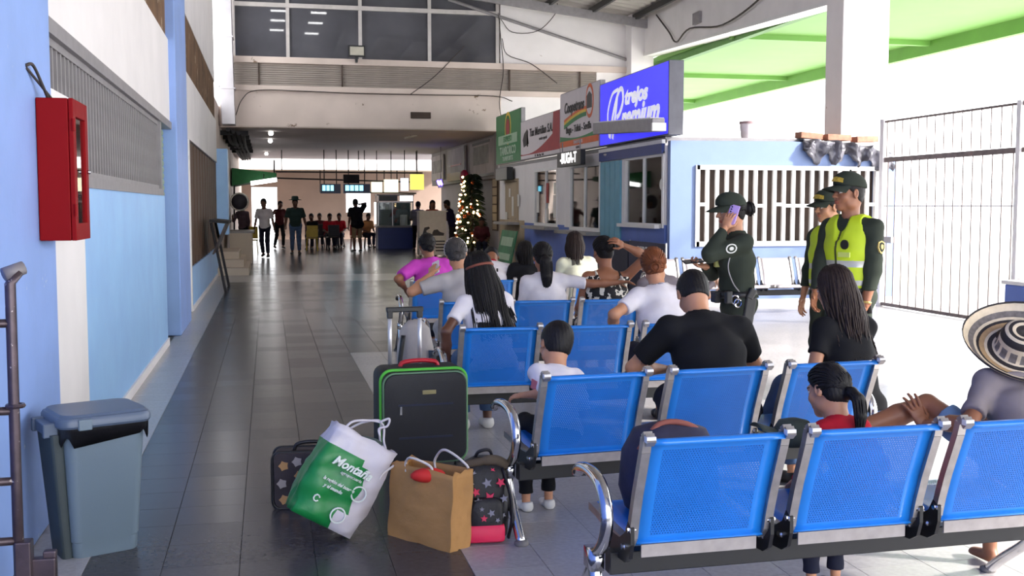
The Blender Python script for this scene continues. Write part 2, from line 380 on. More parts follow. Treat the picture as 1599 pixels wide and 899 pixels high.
def make_hair(sp, h, hs):
    """returns [(V,F)] in head space and strand MB"""
    kind = sp['kind']; mb = MB(); s = None; rnd = random.Random(sp.get('seed', 3)); T = np.array(sp.get('tie', (0, -.112, -.03)))
    if kind == 'short':
        s = hair_cap(sp.get('g', .010), low=sp.get('low', -.07), front=.07)
        def crop(P, Fv):
            return Fv + .0012 * np.sin(P[..., 0] * 260) * np.sin(P[..., 1] * 210) * np.sin(P[..., 2] * 230)
        s.fn(crop)
    elif kind in ('bun', 'pony'):
        s = hair_cap(.011, low=-.08); g = .0125
        for i in range(sp.get('n', 64)):                       # strands drawn back to the tie
            az = 28 + 304 * (i + .5) / sp.get('n', 64); el = -18 + 62 * max(0, -math.cos(math.radians(az))) ** .7 + rnd.uniform(-5, 5)
            p0 = scalp(az, el, g); pts = []
            for k in range(9):
                t = k / 8; q = p0 * (1 - t) + T * t + np.array([0, 0, .03 * math.sin(math.pi * t)]); pts.append(on_skull(q, g + .002 * rnd.random()) if t < .93 else T + np.array([rnd.uniform(-.01, .01), 0, rnd.uniform(-.01, .01)]))
            mb.tube(pts, [.0062 - .002 * k / 8 for k in range(9)], 5)
        if kind == 'bun':
            R = sp.get('r', .042); c = T + np.array([0, -R * .55, -.004]); s.ell(c, (R, R * .8, R), k=.015)
            for j in range(7):                                  # coiled locks around the bun
                a0 = j * 51; pts = []
                for k in range(15):
                    a = math.radians(a0 + k * 24); rr = R * (1.04 - .022 * k)
                    pts.append(c + np.array([rr * math.cos(a), -R * (.15 + .045 * k), rr * math.sin(a)]))
                mb.tube(pts, [.008 - .0003 * k for k in range(15)], 5)
            for j in range(sp.get('loose', 10)):
                a = rnd.uniform(0, 6.28); p = c + np.array([R * math.cos(a), -.01, R * math.sin(a)]); mb.tube([p, p * 1 + np.array([.02 * math.cos(a), -.012, .016 * math.sin(a)]), p + np.array([.034 * math.cos(a), -.014, .012 * math.sin(a) - .012])], [.002, .0016, .001], 4)
        else:
            Ln = sp.get('len', .25); w = sp.get('w', .034); side = sp.get('side', 0.0)
            P0 = T + np.array([0, -.02, .004]); P1 = T + np.array([side * .3, -.052, -.03]); P2 = T + np.array([side * .8, -.05, -Ln * .55]); P3 = T + np.array([side, -.03, -Ln])
            s.cone(T, P0, .022, .026, k=.015); s.cone(P0, P1, .027, (w, w * .8), k=.02); s.cone(P1, P2, (w, w * .8), (w * .95, w * .7), k=.02); s.cone(P2, P3, (w * .9, w * .7), (w * .4, w * .35), k=.02)
            for j in range(46):
                a = rnd.uniform(0, 6.28); q = rnd.uniform(.75, 1.1); o = np.array([math.cos(a), .75 * math.sin(a), 0])
                pts = spline([T + o * .012, P0 + o * .024 * q, P1 + o * w * q, P2 + o * w * .95 * q, P3 + o * w * .5 * q + np.array([0, 0, rnd.uniform(-.03, .04)])], 4)
                mb.tube(pts, [.0052 * (1 - .7 * (k / len(pts)) ** 2) for k in range(len(pts))], 5)
    elif kind in ('long', 'wavy', 'braids'):
        Ln = sp.get('len', .36); W0 = sp.get('w', .10); sh = np.array(sp.get('shift', (0, -.03, 0)))
        s = hair_cap(.012, low=-.10)
        bt = np.array([0, -.045, -Ln * .85]) + sh
        s.cone((0, -.045, .02), (0, -.055, -.10), (.084, .062), (.092, .052), k=.03); s.cone((0, -.055, -.08), bt, (.090, .050), (W0 * .9, .035), k=.03)
        n = sp.get('n', 120)
        for i in range(n):
            az = -118 + 236 * (i + rnd.random()) / n; el0 = rnd.uniform(45, 80); g = .013 + .006 * rnd.random(); pts = []
            for k in range(4): pts.append(scalp(az, el0 - k * (el0 + 8) / 3.2, g))
            e = pts[-1].copy(); a = math.radians(az); lay = rnd.uniform(.55, 1.06)
            tgt = np.array([W0 * math.sin(a * .8) * lay * 1.05, -.045 - .058 * max(0, math.cos(a)) * lay, -Ln * rnd.uniform(.86, 1.05)]) + sh
            if abs(az) > 85: tgt[2] *= sp.get('sidelen', .8)
            ph = rnd.uniform(0, 6.28); nn = 10 if kind != 'braids' else 7
            for k in range(1, nn + 1):
                t = k / nn; q = e * (1 - t) + tgt * t + np.array([math.sin(a), -max(0, math.cos(a)) * .6, 0]) * .02 * math.sin(math.pi * min(1, t * 1.4)) * (1 if t < .7 else .5)
                if kind == 'wavy': q = q + np.array([.010 * math.sin(ph + t * 13), .007 * math.cos(ph + t * 11), 0]) * min(1, t * 2)
                pts.append(q)
            r0 = {'long': .0062, 'wavy': .0075, 'braids': .0048}[kind]
            mb.tube(pts, [r0 * (1 - (.75 if kind == 'wavy' else .45) * (k / len(pts)) ** 3) for k in range(len(pts))], 5)
    V, FA = s.mesh(h); return [(V, FA)], mb
def to_quads(mb):
    """4-sided faces only (caps dropped to fans of degenerate-free quads by ear pairs)"""
    fs = []
    for f in mb.f:
        if len(f) == 4: fs.append(f)
        elif len(f) == 5: fs.append((f[0], f[1], f[2], f[3])); fs.append((f[0], f[3], f[4], f[4]))
    return np.array(mb.v), np.array(fs)
def person(label, loc, yaw=0, H=1.72, pose='sit', lean=(8, 0), twist=0, head=(0, 0, 0), L=None, R=None, legs=None, build=1.0, skin=None, top=None, bottom=None,
           shoes=None, hair=None, vox=.010, hs=1.05, seat=.43, group=None, collar=None, stance=.10, male=True, sole=None, face=True, neck_in=0.0, brow=None, rings=None):
    """one person: an Empty with a continuous body mesh (head, torso, arms, hands, legs), hair, clothes and shoes as children"""
    K = H / 1.72; root = thing('person', label, 'person', (loc[0], loc[1], loc[2] if len(loc) > 2 else 0), math.radians(yaw), group); root.scale = (K, K, K)
    fine = vox <= .0125; b = build; sit = pose == 'sit'
    Pz = (seat / K + .105) if sit else .93; P = np.array([0, 0, Pz]); T = rot_m(twist, lean[0], lean[1]); up = T[:, 2]; rt = T[:, 0]; fw = T[:, 1]
    sp = lambda z, x=0.0, y=0.0: P + up * z + rt * x + fw * y
    shl = .178 * b if male else .160 * b
    SH = {'L': sp(.445, -shl, -.008), 'R': sp(.445, shl, -.008)}; N = sp(.515, 0, .005); Rh = T @ rot_m(*head) if not isinstance(head, np.ndarray) else head
    HC = N + up * .075 + Rh[:, 2] * .10 * hs + fw * .012 + Rh[:, 1] * .012
    hip = {'L': P + np.array([-.09 * b, 0, -.01]), 'R': P + np.array([.09 * b, 0, -.01])}
    lg = {}
    for sd, sg in (('L', -1), ('R', 1)):
        if sit: d = dict(K=(.10 * sg * b, .43, Pz - .02), A=(.10 * sg, .40, .085), F=(.12 * sg, 1, 0))
        else: d = dict(K=(stance * sg, .02, .50), A=(stance * sg * 1.1, -.02, .085), F=(.2 * sg, 1, 0))
        if legs and sd in legs: d.update(legs[sd])
        lg[sd] = {k: np.array(v, float) for k, v in d.items()}
    arm = {}
    for sd, sg, spec in (('L', -1, L), ('R', 1, R)):
        spec = dict(spec or {}); dflt = (.16 * sg, .36, Pz + .10) if sit else (.24 * sg, .06, .80)
        el, wr = ik(SH[sd], np.array(spec.get('at', dflt), float), .285, .25, spec.get('pole', (.35 * sg, -.6, -.6)))
        fd = np.array(spec.get('fdir', wr - el), float); bk = np.array(spec.get('back', (sg * .5, .2, .8) if sit else (sg, 0, .2)), float)
        arm[sd] = dict(s=SH[sd], e=el, w=wr, f=fd, b=bk, c=spec.get('curl', .45), sp=spec.get('spread', .1), th=spec.get('thumb', .2))
    # ---- the body
    rt_ = tuple(rt)
    def torso(s, g, k=.05, hipdown=True):
        s.cone(sp(-.03), sp(.12), (.150 * b, .110 * b), (.138 * b, .098 * b), u=rt_, k=k, grow=g); s.cone(sp(.12), sp(.30), (.136 * b, .096 * b), (.150 * b, .108 * b), u=rt_, k=k, grow=g)
        s.cone(sp(.30), sp(.43), (.152 * b, .108 * b), (.130 * b, .080 * b), u=rt_, k=k, grow=g)
        s.cone(SH['L'] + rt * .03, SH['R'] - rt * .03, (.058, .060), u=tuple(up), k=.045, grow=g)
        s.cone(sp(.43), sp(.52), (.10 * b, .06), (.058, .056), u=rt_, k=.05, grow=g * .6)
        if not male: s.ell(sp(.32, -.065 * b, .085 * b), .055 * b, k=.04, grow=g); s.ell(sp(.32, .065 * b, .085 * b), .055 * b, k=.04, grow=g)
        if hipdown:
            for t in (-1, 1): s.ell(P + rt * .075 * t * b - fw * .035 + np.array([0, 0, -.03]), (.095 * b, .095 * b, .09), k=.05, grow=g)
    bs = Sdf(); torso(bs, -.006 if top else 0)
    bs.cone(N - up * .02, HC - Rh[:, 2] * .06 - Rh[:, 1] * .022, .055 if male else .048, .050 if male else .045, k=.03)
    for sd in 'LR':
        a = arm[sd]; bs.cone(a['s'], a['e'], .046 * b if male else .042 * b, .036 * b, k=.03); bs.cone(a['e'], a['e'] * .6 + a['w'] * .4, .037 * b, .036 * b, k=.02); bs.cone(a['e'] * .6 + a['w'] * .4, a['w'], .036 * b, .0235, k=.02)
        g = lg[sd]; bs.cone(hip[sd], g['K'], .078 * b, .052 * b, k=.04); bs.cone(g['K'], g['K'] * .65 + g['A'] * .35, .052, .051 * b, k=.02); bs.cone(g['K'] * .65 + g['A'] * .35, g['A'], .051 * b, .034, k=.02)
        fd = unit(g['F']); bs.cone(g['A'] + np.array([0, 0, -.04]) - fd * .02, g['A'] + np.array([0, 0, -.055]) + fd * .12, .034, (.036, .022), k=.02)
    pieces = []; V, FA = bs.mesh(vox); pieces.append((V, FA, 0))
    hd = head_sdf(fine, face, neck=Rh.T @ (N - up * .015 - HC) / hs); Vh, FH = hd.mesh(.0052 if (fine and face) else (.008 if fine else .012))
    mi = head_faces(Vh, FH) if face else 0; pieces.append((Vh * hs @ Rh.T + HC, FH, mi))
    for sd in 'LR':
        a = arm[sd]; Vq, Fq = hand_mesh(sd, a['w'], a['f'], a['b'], a['c'], .0045 if fine else .009, a['sp'], a['th'], 1.0 if male else .93); pieces.append((Vq, Fq, 0))
    sk = skin or SKIN[0]
    np_mesh('body', pieces, [sk, M_lip(sk), brow or MT['hair_black'], MT['eye_white'], MT['eye_dark']], root)
    # ---- clothes
    if top:
        ts = Sdf(); g0 = top.get('grow', .017); torso(ts, g0)
        hem = top.get('hem', -.06); sl = top.get('sleeve', .62)
        for sd in 'LR':
            a = arm[sd]
            if sl > 0:
                e1 = a['s'] + (a['e'] - a['s']) * min(sl, 1); loose = top.get('loose', .014)
                ts.cone(a['s'], e1, .052 * b + loose * .6, .040 * b + loose, k=.035, f1=sl < 1)
                if sl > 1:
                    w = a['e'] + (a['w'] - a['e']) * (sl - 1); ts.cone(a['e'], w, .040 * b + loose, .028 + loose * .7, k=.02, f1=True)
        if top.get('back_low'):                              # a dress cut low at the back, on straps
            def low(Pt, Fv):
                q = (Pt - P) @ T; return np.maximum(Fv, q[..., 2] - (top['back_low'] + np.where(np.abs(q[..., 0]) < .10 * b, np.minimum(0, (np.abs(q[..., 0]) - .10 * b) * .75), 0) + np.where(q[..., 1] > 0, .05, 0)))
            ts.fn(low)
        sd_seed = (loc[0] * 7.3 + loc[1] * 3.1)
        def folds(Pt, Fv):
            q = (Pt - P) @ T; return Fv + .0028 * np.sin(q[..., 0] * 38 + 2.2 * np.sin(q[..., 2] * 9 + sd_seed) + q[..., 1] * 14) + .0026 * np.sin(q[..., 2] * 46 + 3 * np.sin(q[..., 0] * 11 + sd_seed) + 9 * q[..., 1])
        ts.fn(folds)
        ts.plane(sp(hem), -up); nk = top.get('neck', .0)
        ts.cone(sp(.475 - nk, 0, .004), sp(.62, 0, .004), .064 + nk * .5, .085 + nk, op=-1)
        V, FA = ts.mesh(vox); np_mesh('shirt' if sl > 0 else 'dress', [(V, FA, 0)], [top['m']], root)
        if top.get('back_low'):                              # straps over the shoulders
            st = MB()
            for t in (-1, 1): st.tube(spline([sp(top['back_low'] - .06, t * .10 * b, -.128 * b), sp(.40, t * .10 * b, -.106 * b), sp(.45, t * .098 * b, -.075), sp(.492, t * .095 * b, -.01), sp(.40, t * .09 * b, .10 * b)], 5), .013, 6)
            st.build('strap', top['m'], root, smooth=True)
        if sl > 0 and not nk:
            cm = MB(); pts = []; cN = sp(.484, 0, -.002); thick = .014 if (collar or top.get('collar')) else .011
            pts = [cN + (rt * math.cos(q) + fw * math.sin(q)) * (.066 + .0) + up * (.012 - .02 * math.sin(q)) for q in np.linspace(0, 2 * math.pi, 19)[:-1]]
            cm.tube(pts, thick, 6, flat=(unit(up), 1.6), closed=True); cm.build('collar', collar or top.get('collar') or top['m'], root, smooth=True)
    if bottom:
        ps = Sdf(); lo = .014
        ps.cone(sp(-.05), sp(.06), (.152 * b, .112 * b), (.142 * b, .102 * b), u=rt_, k=.04, grow=.004, f1=True)
        for t in (-1, 1): ps.ell(P + rt * .075 * t * b - fw * .035 + np.array([0, 0, -.03]), (.095 * b, .095 * b, .09), k=.05, grow=.003)
        for sd in 'LR':
            g = lg[sd]; ln = bottom.get('len', 1.9)
            if ln <= 1: ps.cone(hip[sd], hip[sd] + (g['K'] - hip[sd]) * ln, .082 * b + lo * .4, .060 * b + lo * 1.2, k=.04, f1=True)
            else:
                ps.cone(hip[sd], g['K'], .080 * b + lo * .4, .055 * b + lo, k=.04); A = g['K'] + (g['A'] - g['K']) * (ln - 1); ps.cone(g['K'], A, .054 * b + lo, bottom.get('cuff', .048) + lo * .6, k=.03, f1=True)
        def pf(Pt, Fv): return Fv + .003 * np.sin(Pt[..., 2] * 44 + 3 * np.sin(Pt[..., 0] * 15) + Pt[..., 1] * 18)
        ps.fn(pf); V, FA = ps.mesh(vox); np_mesh('trousers' if bottom.get('len', 1.9) > 1 else 'shorts', [(V, FA, 0)], [bottom['m']], root)
    if shoes:
        for sd in 'LR':
            g = lg[sd]; A = g['A']; fd = unit(g['F']); z = np.array([0, 0, 1.0]); u = np.cross(fd, z); s = Sdf()
            s.cone(A - fd * .02 + z * -.01, A - fd * .025 - z * .045, .042, .042, u=u, k=.02, f0=True); s.cone(A - fd * .02 - z * .05, A + fd * .08 - z * .052, (.040, .036), (.046, .034), u=u, k=.03); s.cone(A + fd * .08 - z * .056, A + fd * .165 - z * .060, (.046, .030), (.036, .024), u=u, k=.03)
            s.plane(A - z * .082, -z); V, FA = s.mesh(.009 if fine else .014); c = V[FA].mean(1)[:, 2]
            np_mesh('shoe', [(V, FA, (c < A[2] - .062).astype(int))], [shoes, sole or shoes], root)
    if hair:
        ps_, mb = make_hair(hair, .007 if fine else .012, hs); pc = [(v, f, 0) for v, f in ps_]
        if mb.v and fine: q = to_quads(mb); pc.append((q[0], q[1], 0))
        pc = [(v * hs @ Rh.T + HC, f, m) for v, f, m in pc]
        ho = np_mesh('hair', pc, [hair['m']], root)
        if hair.get('tie_mat'):
            t = np.array(hair.get('tie', (0, -.112, -.03))) + np.array([0, -.006, 0]); tb = MB()
            tb.tube([(t + np.array([.024 * math.cos(q), -.004, .024 * math.sin(q)])) * hs @ Rh.T + HC for q in np.linspace(0, 6.283, 13)[:-1]], .0065, 6, closed=True); tb.build('hair_tie', hair['tie_mat'], ho, smooth=True)
    root_info = dict(root=root, P=P, sp=sp, T=T, Rh=Rh, HC=HC, hs=hs, arm=arm, up=up, rt=rt, fw=fw, lg=lg, K=K, b=b)
    return root_info
def H2(pi, p): return np.asarray(p, float) * pi['hs'] @ pi['Rh'].T + pi['HC']     # head space to person space
def to_world(pi, p):
    r = pi['root']; return np.array(Matrix.LocRotScale(r.location, r.rotation_euler, r.scale) @ Vector(p))
def M_lip(sk):
    n = sk.name + '_lip'; c = sk.diffuse_color; return mat(n, (c[0] * .85, c[1] * .55, c[2] * .55, 1), .45, var=0)
SKIN = [mat('skin_brown', rgb(150, 98, 70), .5, var=.06, scale=14), mat('skin_tan', rgb(190, 135, 102), .5, var=.06, scale=14), mat('skin_dark', rgb(96, 60, 44), .45, var=.06, scale=14), mat('skin_light', rgb(214, 165, 135), .5, var=.06, scale=14)]
def hairmat(n, c, r=.55): return mat(n, c, r, spec=.25, var=.35, scale=26, bump=.25, bscale=140, stretch=(1, 1, .12))
MT = dict(hair_black=hairmat('hair_black', rgb(22, 19, 20)), hair_brown=hairmat('hair_dark_brown', rgb(44, 32, 28)), hair_auburn=hairmat('hair_auburn', rgb(118, 66, 38)), hair_grey=hairmat('hair_greying', rgb(66, 62, 62)),
          eye_white=mat('eye_white', rgb(225, 220, 212), .25, var=0), eye_dark=mat('eye_dark', rgb(30, 20, 16), .15, var=0))
def cloth(n, r, g, b_, rough=.85, var=.08): return mat('cloth_' + n, rgb(r, g, b_), rough, var=var, scale=9, bump=.10, bscale=260, spec=.2)
# ---------------------------------------------------------------- pixel -> world (photograph frame 1599x899), used to take real positions off the photograph
_cp, _sp, _ca, _sa = math.cos(PITCH), math.sin(PITCH), math.cos(YAW), math.sin(YAW)
_R = np.array([[_ca, -_sa, 0], [_sa * _sp, _ca * _sp, _cp], [_sa * _cp, _ca * _cp, -_sp]])
def _ray(px, py): return _R.T @ np.array([(px - 799.5) / F_PX, -(py - 449.5) / F_PX, 1.0])
def at(px, py, Y): d = _ray(px, py); return np.array([0, 0, CAM_H]) + d * Y / d[1]
def atx(px, py, X): d = _ray(px, py); return np.array([0, 0, CAM_H]) + d * X / d[0]
def atz(px, py, z=0.0): d = _ray(px, py); return np.array([0, 0, CAM_H]) + d * (z - CAM_H) / d[2]

# ---------------------------------------------------------------- materials of the place
WHITE_CH = (0.75, 0.74, 0.72, 1)
m_blue = mat('paint_light_blue', rgb(160, 204, 255), .45, var=.07, scale=2.2, bump=.08, bscale=30, chips=((.72, .76, .8, 1), 7, .685))
m_blue_pillar = mat('paint_pillar_blue', rgb(142, 172, 232), .45, var=.07, scale=2.2, bump=.08, bscale=30, chips=((.72, .76, .8, 1), 7, .685))
m_blue_deep = mat('paint_deep_blue', rgb(72, 112, 206), .5, var=.1, scale=2, bump=.08, bscale=30, chips=((.7, .74, .78, 1), 6, .66))
m_blue_pale = mat('paint_pale_blue', rgb(122, 143, 188), .5, var=.05, scale=2, bump=.06, bscale=30)
m_blue_booth = mat('paint_booth_blue', rgb(96, 122, 196), .5, var=.06, scale=3)
m_white = mat('paint_white', rgb(240, 235, 234), .6, var=.05, scale=1.5, bump=.06, bscale=25, chips=(rgb(170, 150, 140), 3, .70))
m_white_dirty = mat('paint_white_weathered', rgb(214, 198, 188), .7, var=.10, scale=.9, bump=.1, bscale=20, chips=(rgb(130, 108, 88), 2.2, .64))
m_rot = mat('bare_stained_render', rgb(112, 84, 60), .9, var=.4, scale=1.8, bump=.5, bscale=14, chips=(rgb(170, 150, 126), 4, .62))
m_grey_steel = mat('grey_painted_steel', rgb(150, 146, 148), .45, .2, var=.1, scale=8)
m_dark = mat('dark_interior', rgb(46, 44, 46), .8, var=.2, scale=2)
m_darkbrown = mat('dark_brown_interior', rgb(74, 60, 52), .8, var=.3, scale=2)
m_concrete = mat('yard_concrete', rgb(224, 221, 219), .75, var=.07, scale=1.2, bump=.1, bscale=40)
m_soffit = mat('soffit_grey', rgb(206, 196, 198), .7, var=.08, scale=.6)
m_tile_light = mat('terrazzo_tile_light', rgb(174, 170, 170), .22, var=.08, scale=38, spec=.3)
m_tile_light2 = mat('terrazzo_tile_light_worn', rgb(168, 164, 165), .25, var=.10, scale=30, spec=.3)
m_tile_dark = mat('terrazzo_tile_dark', rgb(74, 72, 75), .22, var=.10, scale=38, spec=.26)
m_tile_dark2 = mat('terrazzo_tile_dark_worn', rgb(71, 69, 72), .25, var=.12, scale=30, spec=.26)
m_joint = mat('tile_joint', rgb(84, 82, 84), .6, var=.1)
m_chrome = mat('chrome', rgb(214, 214, 216), .12, 1.0, var=.12, scale=14)
m_alu = mat('dull_aluminium', rgb(176, 172, 170), .38, .85, var=.12, scale=20, chips=(rgb(118, 104, 94), 24, .68))
m_black = mat('black_painted_steel', rgb(28, 28, 31), .38, .1, var=.15, scale=10)
m_rubber = mat('grey_rubber', rgb(120, 116, 114), .7, var=.1)
m_galv = mat('galvanised_sheet', rgb(190, 186, 190), .42, .6, var=.18, scale=1.2, bump=.12, bscale=5)
m_roof = mat('roof_sheet', rgb(176, 170, 166), .5, .3, var=.12, scale=1)
m_green = mat('canopy_green_paint', rgb(104, 152, 68), .6, var=.06, scale=1.2)
m_glass = glass_mat('window_glass'); m_glass_dark = mat('dark_window_glass', rgb(84, 84, 90), .025, var=.35, scale=.5, spec=.6)
m_white_bar = mat('white_window_frame', rgb(236, 234, 232), .4, var=.03)
m_cream = mat('beige_plaster', rgb(206, 190, 170), .7, var=.08, scale=1)

# ---------------------------------------------------------------- floor: terrazzo tiles, one third of a metre
X0, TS = -1.15, .334
floor = struct(MB().span((X0 - .5, -8, -.12), (10.3, 55, -.006)).build('floor', m_joint))
def tile_dark(i, j):
    y = 1.6 + (j + .5) * TS
    if i == 0: return False
    if i <= 5: return y < 23.5 or y > 26
    return y > 12.1 and not (i > 13 and y < 17) and not (23.5 < y < 26)
def tile_mesh(m):
    b = MB(); g = .0006; h = TS / 2 - g; c = h - .0012
    P = [(-h, -h, -.006), (h, -h, -.006), (h, h, -.006), (-h, h, -.006), (-c, -c, 0), (c, -c, 0), (c, c, 0), (-c, c, 0)]
    b.add(P, [(4, 5, 6, 7), (0, 1, 5, 4), (1, 2, 6, 5), (2, 3, 7, 6), (3, 0, 4, 7)]); return b.mesh('tile', m)
TM = {(d, w): tile_mesh(m) for (d, w), m in {(0, 0): m_tile_light, (0, 1): m_tile_light2, (1, 0): m_tile_dark, (1, 1): m_tile_dark2}.items()}
cells = [(i, j) for j in range(0, 158) for i in range(0, 34)]
def tile_vis(i, j):
    p = _R @ (np.array([X0 + (i + .5) * TS, 1.6 + (j + .5) * TS, 0]) - np.array([0, 0, CAM_H]))
    if p[2] < .5: return -1
    x = 799.5 + F_PX * p[0] / p[2]; y = 449.5 - F_PX * p[1] / p[2]
    return 1 / p[2] if (-40 < x < 1640 and y < 935) and not (i > 7 and 9 < j) else -1
order = sorted(cells, key=lambda c: -tile_vis(*c)); near = set(order[:296]); rnd = random.Random(4)
rest = {k: MB() for k in TM}
for (i, j) in cells:
    k = (int(tile_dark(i, j)), int(rnd.random() < .35)); c = (X0 + (i + .5) * TS, 1.6 + (j + .5) * TS, 0)
    if (i, j) in near: link('tile', TM[k], floor).location = c
    else:
        h = TS / 2 - .0006; rest[k].add([(c[0] - h, c[1] - h, 0), (c[0] + h, c[1] - h, 0), (c[0] + h, c[1] + h, 0), (c[0] - h, c[1] + h, 0)], [(0, 1, 2, 3)])
allr = MB()
for n_, k in enumerate(TM):
    o_ = len(allr.v); allr.v += rest[k].v; allr.f += [tuple(a + o_ for a in f) for f in rest[k].f]; allr.m += [n_] * len(rest[k].f)
allr.build('tile_field', [m_tile_light, m_tile_light2, m_tile_dark, m_tile_dark2], floor, kind='stuff')
ground = struct(MB().span((10.3, -20, -.12), (60, 90, -.01)).build('ground', m_concrete))
struct(MB().span((-30, 55, -.12), (10.3, 90, -.03)).build('ground', m_concrete))

# ---------------------------------------------------------------- left wall, bay by bay
WX = -1.15
def wall(name, a, b, m, **k): return struct(MB().span(a, b).build(name, m, **k))
wall('wall_left', (-1.55, -8, 0), (-1.42, 4.72, 8.1), m_blue_deep)
wall('wall_left', (-1.55, 4.72, 0), (-1.10, 6.17, 7.9), m_blue_pillar, bevel=.012)                 # first pillar
wall('wall_left', (-1.40, 6.17, 0), (WX, 13.1, 1.72), m_blue)
wall('wall_left', (-1.40, 6.172, 0), (WX + .012, 7.36, 2.24), m_white)                       # white painted strip by the cabinet
wall('wall_left', (-1.40, 6.17, 2.62), (WX, 14.0, 3.62), m_white)
wall('wall_left', (-1.45, 6.17, 3.62), (WX - .03, 14.0, 8.0), m_rot)
wall('wall_left', (-1.55, 14.0, 0), (-1.07, 15.85, 8.0), m_blue_pillar, bevel=.012)                 # second pillar
wall('wall_left', (-1.40, 15.85, 2.62), (WX, 26.6, 3.60), m_white)
wall('wall_left', (-1.45, 15.85, 3.60), (WX - .03, 26.6, 4.5), m_rot); wall('wall_left', (-1.45, 15.85, 4.5), (WX - .02, 26.6, 8.0), m_white)
wall('wall_left', (-1.40, 17.3, 0), (WX, 26.6, .66), m_blue)
wall('wall_left', (-1.40, 15.85, 0), (WX - .12, 17.3, 2.62), m_white)
wall('wall_left', (-1.8, 26.6, 0), (-1.2, 55, 4.2), m_white_dirty)
wall('wall_left', (-1.5, 27.2, .92), (-.93, 27.9, 2.98), m_blue)                             # blue pier by the steps
wall('baseboard_left', (WX, 7.4, 0), (WX + .018, 13.1, .085), m_white); wall('baseboard_left', (WX, 17.3, 0), (WX + .018, 26.6, .07), m_white)
wall('trim_1', (-1.40, 6.17, 2.535), (WX + .02, 14.0, 2.62), m_grey_steel); wall('trim_2', (-1.30, 6.17, 1.72), (WX + .02, 12.75, 1.79), m_grey_steel)
st = MB()
for k in range(3): st.span((-1.3, 26.0 + .45 * k, 0), (-.45 - .12 * k, 29.4, .17 * (k + 1)))
struct(st.build('trim_3', m_cream))
# barred window
win = struct(MB().span((-1.38, 6.17, 1.79), (-1.30, 12.75, 2.535)).build('window_1', m_darkbrown))
barm = MB().box((0, 0, 0), (.030, .034, .745)).mesh('bar', m_grey_steel)
for k in range(50):
    b_ = link('bar', barm, win); b_.location = (-1.185, 6.24 + k * .131, 2.163)
part('window_frame', MB().span((-1.22, 12.62, 1.79), (-1.14, 12.75, 2.535)).span((-1.20, 6.17, 2.49), (-1.165, 12.75, 2.535)).span((-1.20, 6.17, 1.79), (-1.165, 12.75, 1.83)), m_grey_steel, win)
# roller shutter in its recess
sh_ = MB(); n_s = 34
for k in range(n_s):
    z = k * 2.53 / n_s; sh_.tube([(-1.24, 12.8, z + .037), (-1.24, 13.98, z + .037)], .042, 8, flat=((1, 0, 0), .5))
m_shut = mat('shutter_pale_green', rgb(150, 170, 140), .5, .2, var=.15, scale=3)
shut = struct(MB().span((-1.36, 12.8, 0), (-1.27, 14.0, 2.535)).build('door_1', m_shut))
for k in range(n_s):
    s_ = MB().tube([(0, -.59, 0), (0, .59, 0)], .042, 8, flat=((1, 0, 0), .55)).mesh('slat', m_shut) if k == 0 else s_
    o = link('slat', s_, shut); o.location = (-1.25, 13.39, .037 + k * .0744)
# white door, brown boarded shutter
d2 = struct(MB().span((-1.24, 15.95, .02), (-1.19, 17.2, 2.36)).build('door_2', m_white_bar, bevel=.004))
part('door_frame', MB().span((-1.26, 15.86, 0), (-1.14, 15.95, 2.62)).span((-1.26, 17.2, 0), (-1.14, 17.3, 2.62)).span((-1.26, 15.95, 2.36), (-1.15, 17.2, 2.44)), m_white_bar, d2)
part('door_panel', MB().span((-1.19, 16.1, .25), (-1.178, 17.05, 1.05)).span((-1.19, 16.1, 1.2), (-1.178, 17.05, 2.2)), m_white_bar, d2)
part('door_handle', MB().tube([(-1.16, 16.05, 1.05), (-1.16, 16.17, 1.05)], .012), m_grey_steel, d2)
w2 = struct(MB().span((-1.36, 17.3, .66), (-1.30, 26.6, 2.62)).build('window_2', m_darkbrown))
m_wood_b = mat('brown_boards', rgb(88, 62, 44), .6, var=.3, scale=3, stretch=(1, 1, .15))
pl = MB().box((0, 0, 0), (.03, .40, 1.93)).mesh('plank', m_wood_b)
for k in range(22): o = link('plank', pl, w2); o.location = (-1.19 + .006 * (k % 2), 17.55 + k * .417, 1.63)

# ---------------------------------------------------------------- facade across the hall, windows, louvres
FY = 29.6
def fz(py, px=560): return at(px, py, FY)[2]
def fx(px, py=100): return at(px, py, FY)[0]
wall('wall_back', (-1.2, FY, 3.66), (6.32, FY + .35, 4.66), m_white_dirty, bevel=.05)
wall('wall_back', (6.3, FY + .05, 2.5), (10.5, FY + .35, 4.66), m_white)
wall('wall_back', (-1.2, FY + .10, 4.66), (10.5, FY + .35, 5.42), m_dark)
wall('wall_back', (6.30, FY + .02, 5.42), (10.5, FY + .35, 8.3), m_white)
wall('wall_back', (9.05, FY, 4.66), (10.5, FY + .3, 5.42), m_white)
wall('trim_4', (-.85, FY - .10, 5.34), (10.4, FY + .12, 5.50), m_white_dirty); wall('trim_5', (-.85, FY - .08, 4.62), (10.4, FY + .12, 4.76), m_white_dirty)
lv = struct(MB().span((-.80, FY + .05, 4.76), (9.05, FY + .09, 5.34)).build('window_4', m_darkbrown))
slm = MB().box((0, 0, 0), (9.83, .015, .07), rot=(math.radians(-38), 0, 0)).mesh('slat', mat('louvre_slats', rgb(176, 166, 158), .5, .2, var=.1, scale=2))
for k in range(10): o = link('slat', slm, lv); o.location = (4.12, FY - .0, 4.80 + k * .056)
for x_ in (fx(404), fx(534), fx(795), fx(905)): part('mullion', MB().box((x_, FY - .04, 5.05), (.04, .03, .60)), m_darkbrown, lv)
w3 = struct(MB().span((-.85, FY + .16, 5.48), (6.3, FY + .20, 8.1)).build('window_3', m_dark))
cols = [fx(365), fx(450), fx(563), fx(671), fx(777)]; zt = fz(14)
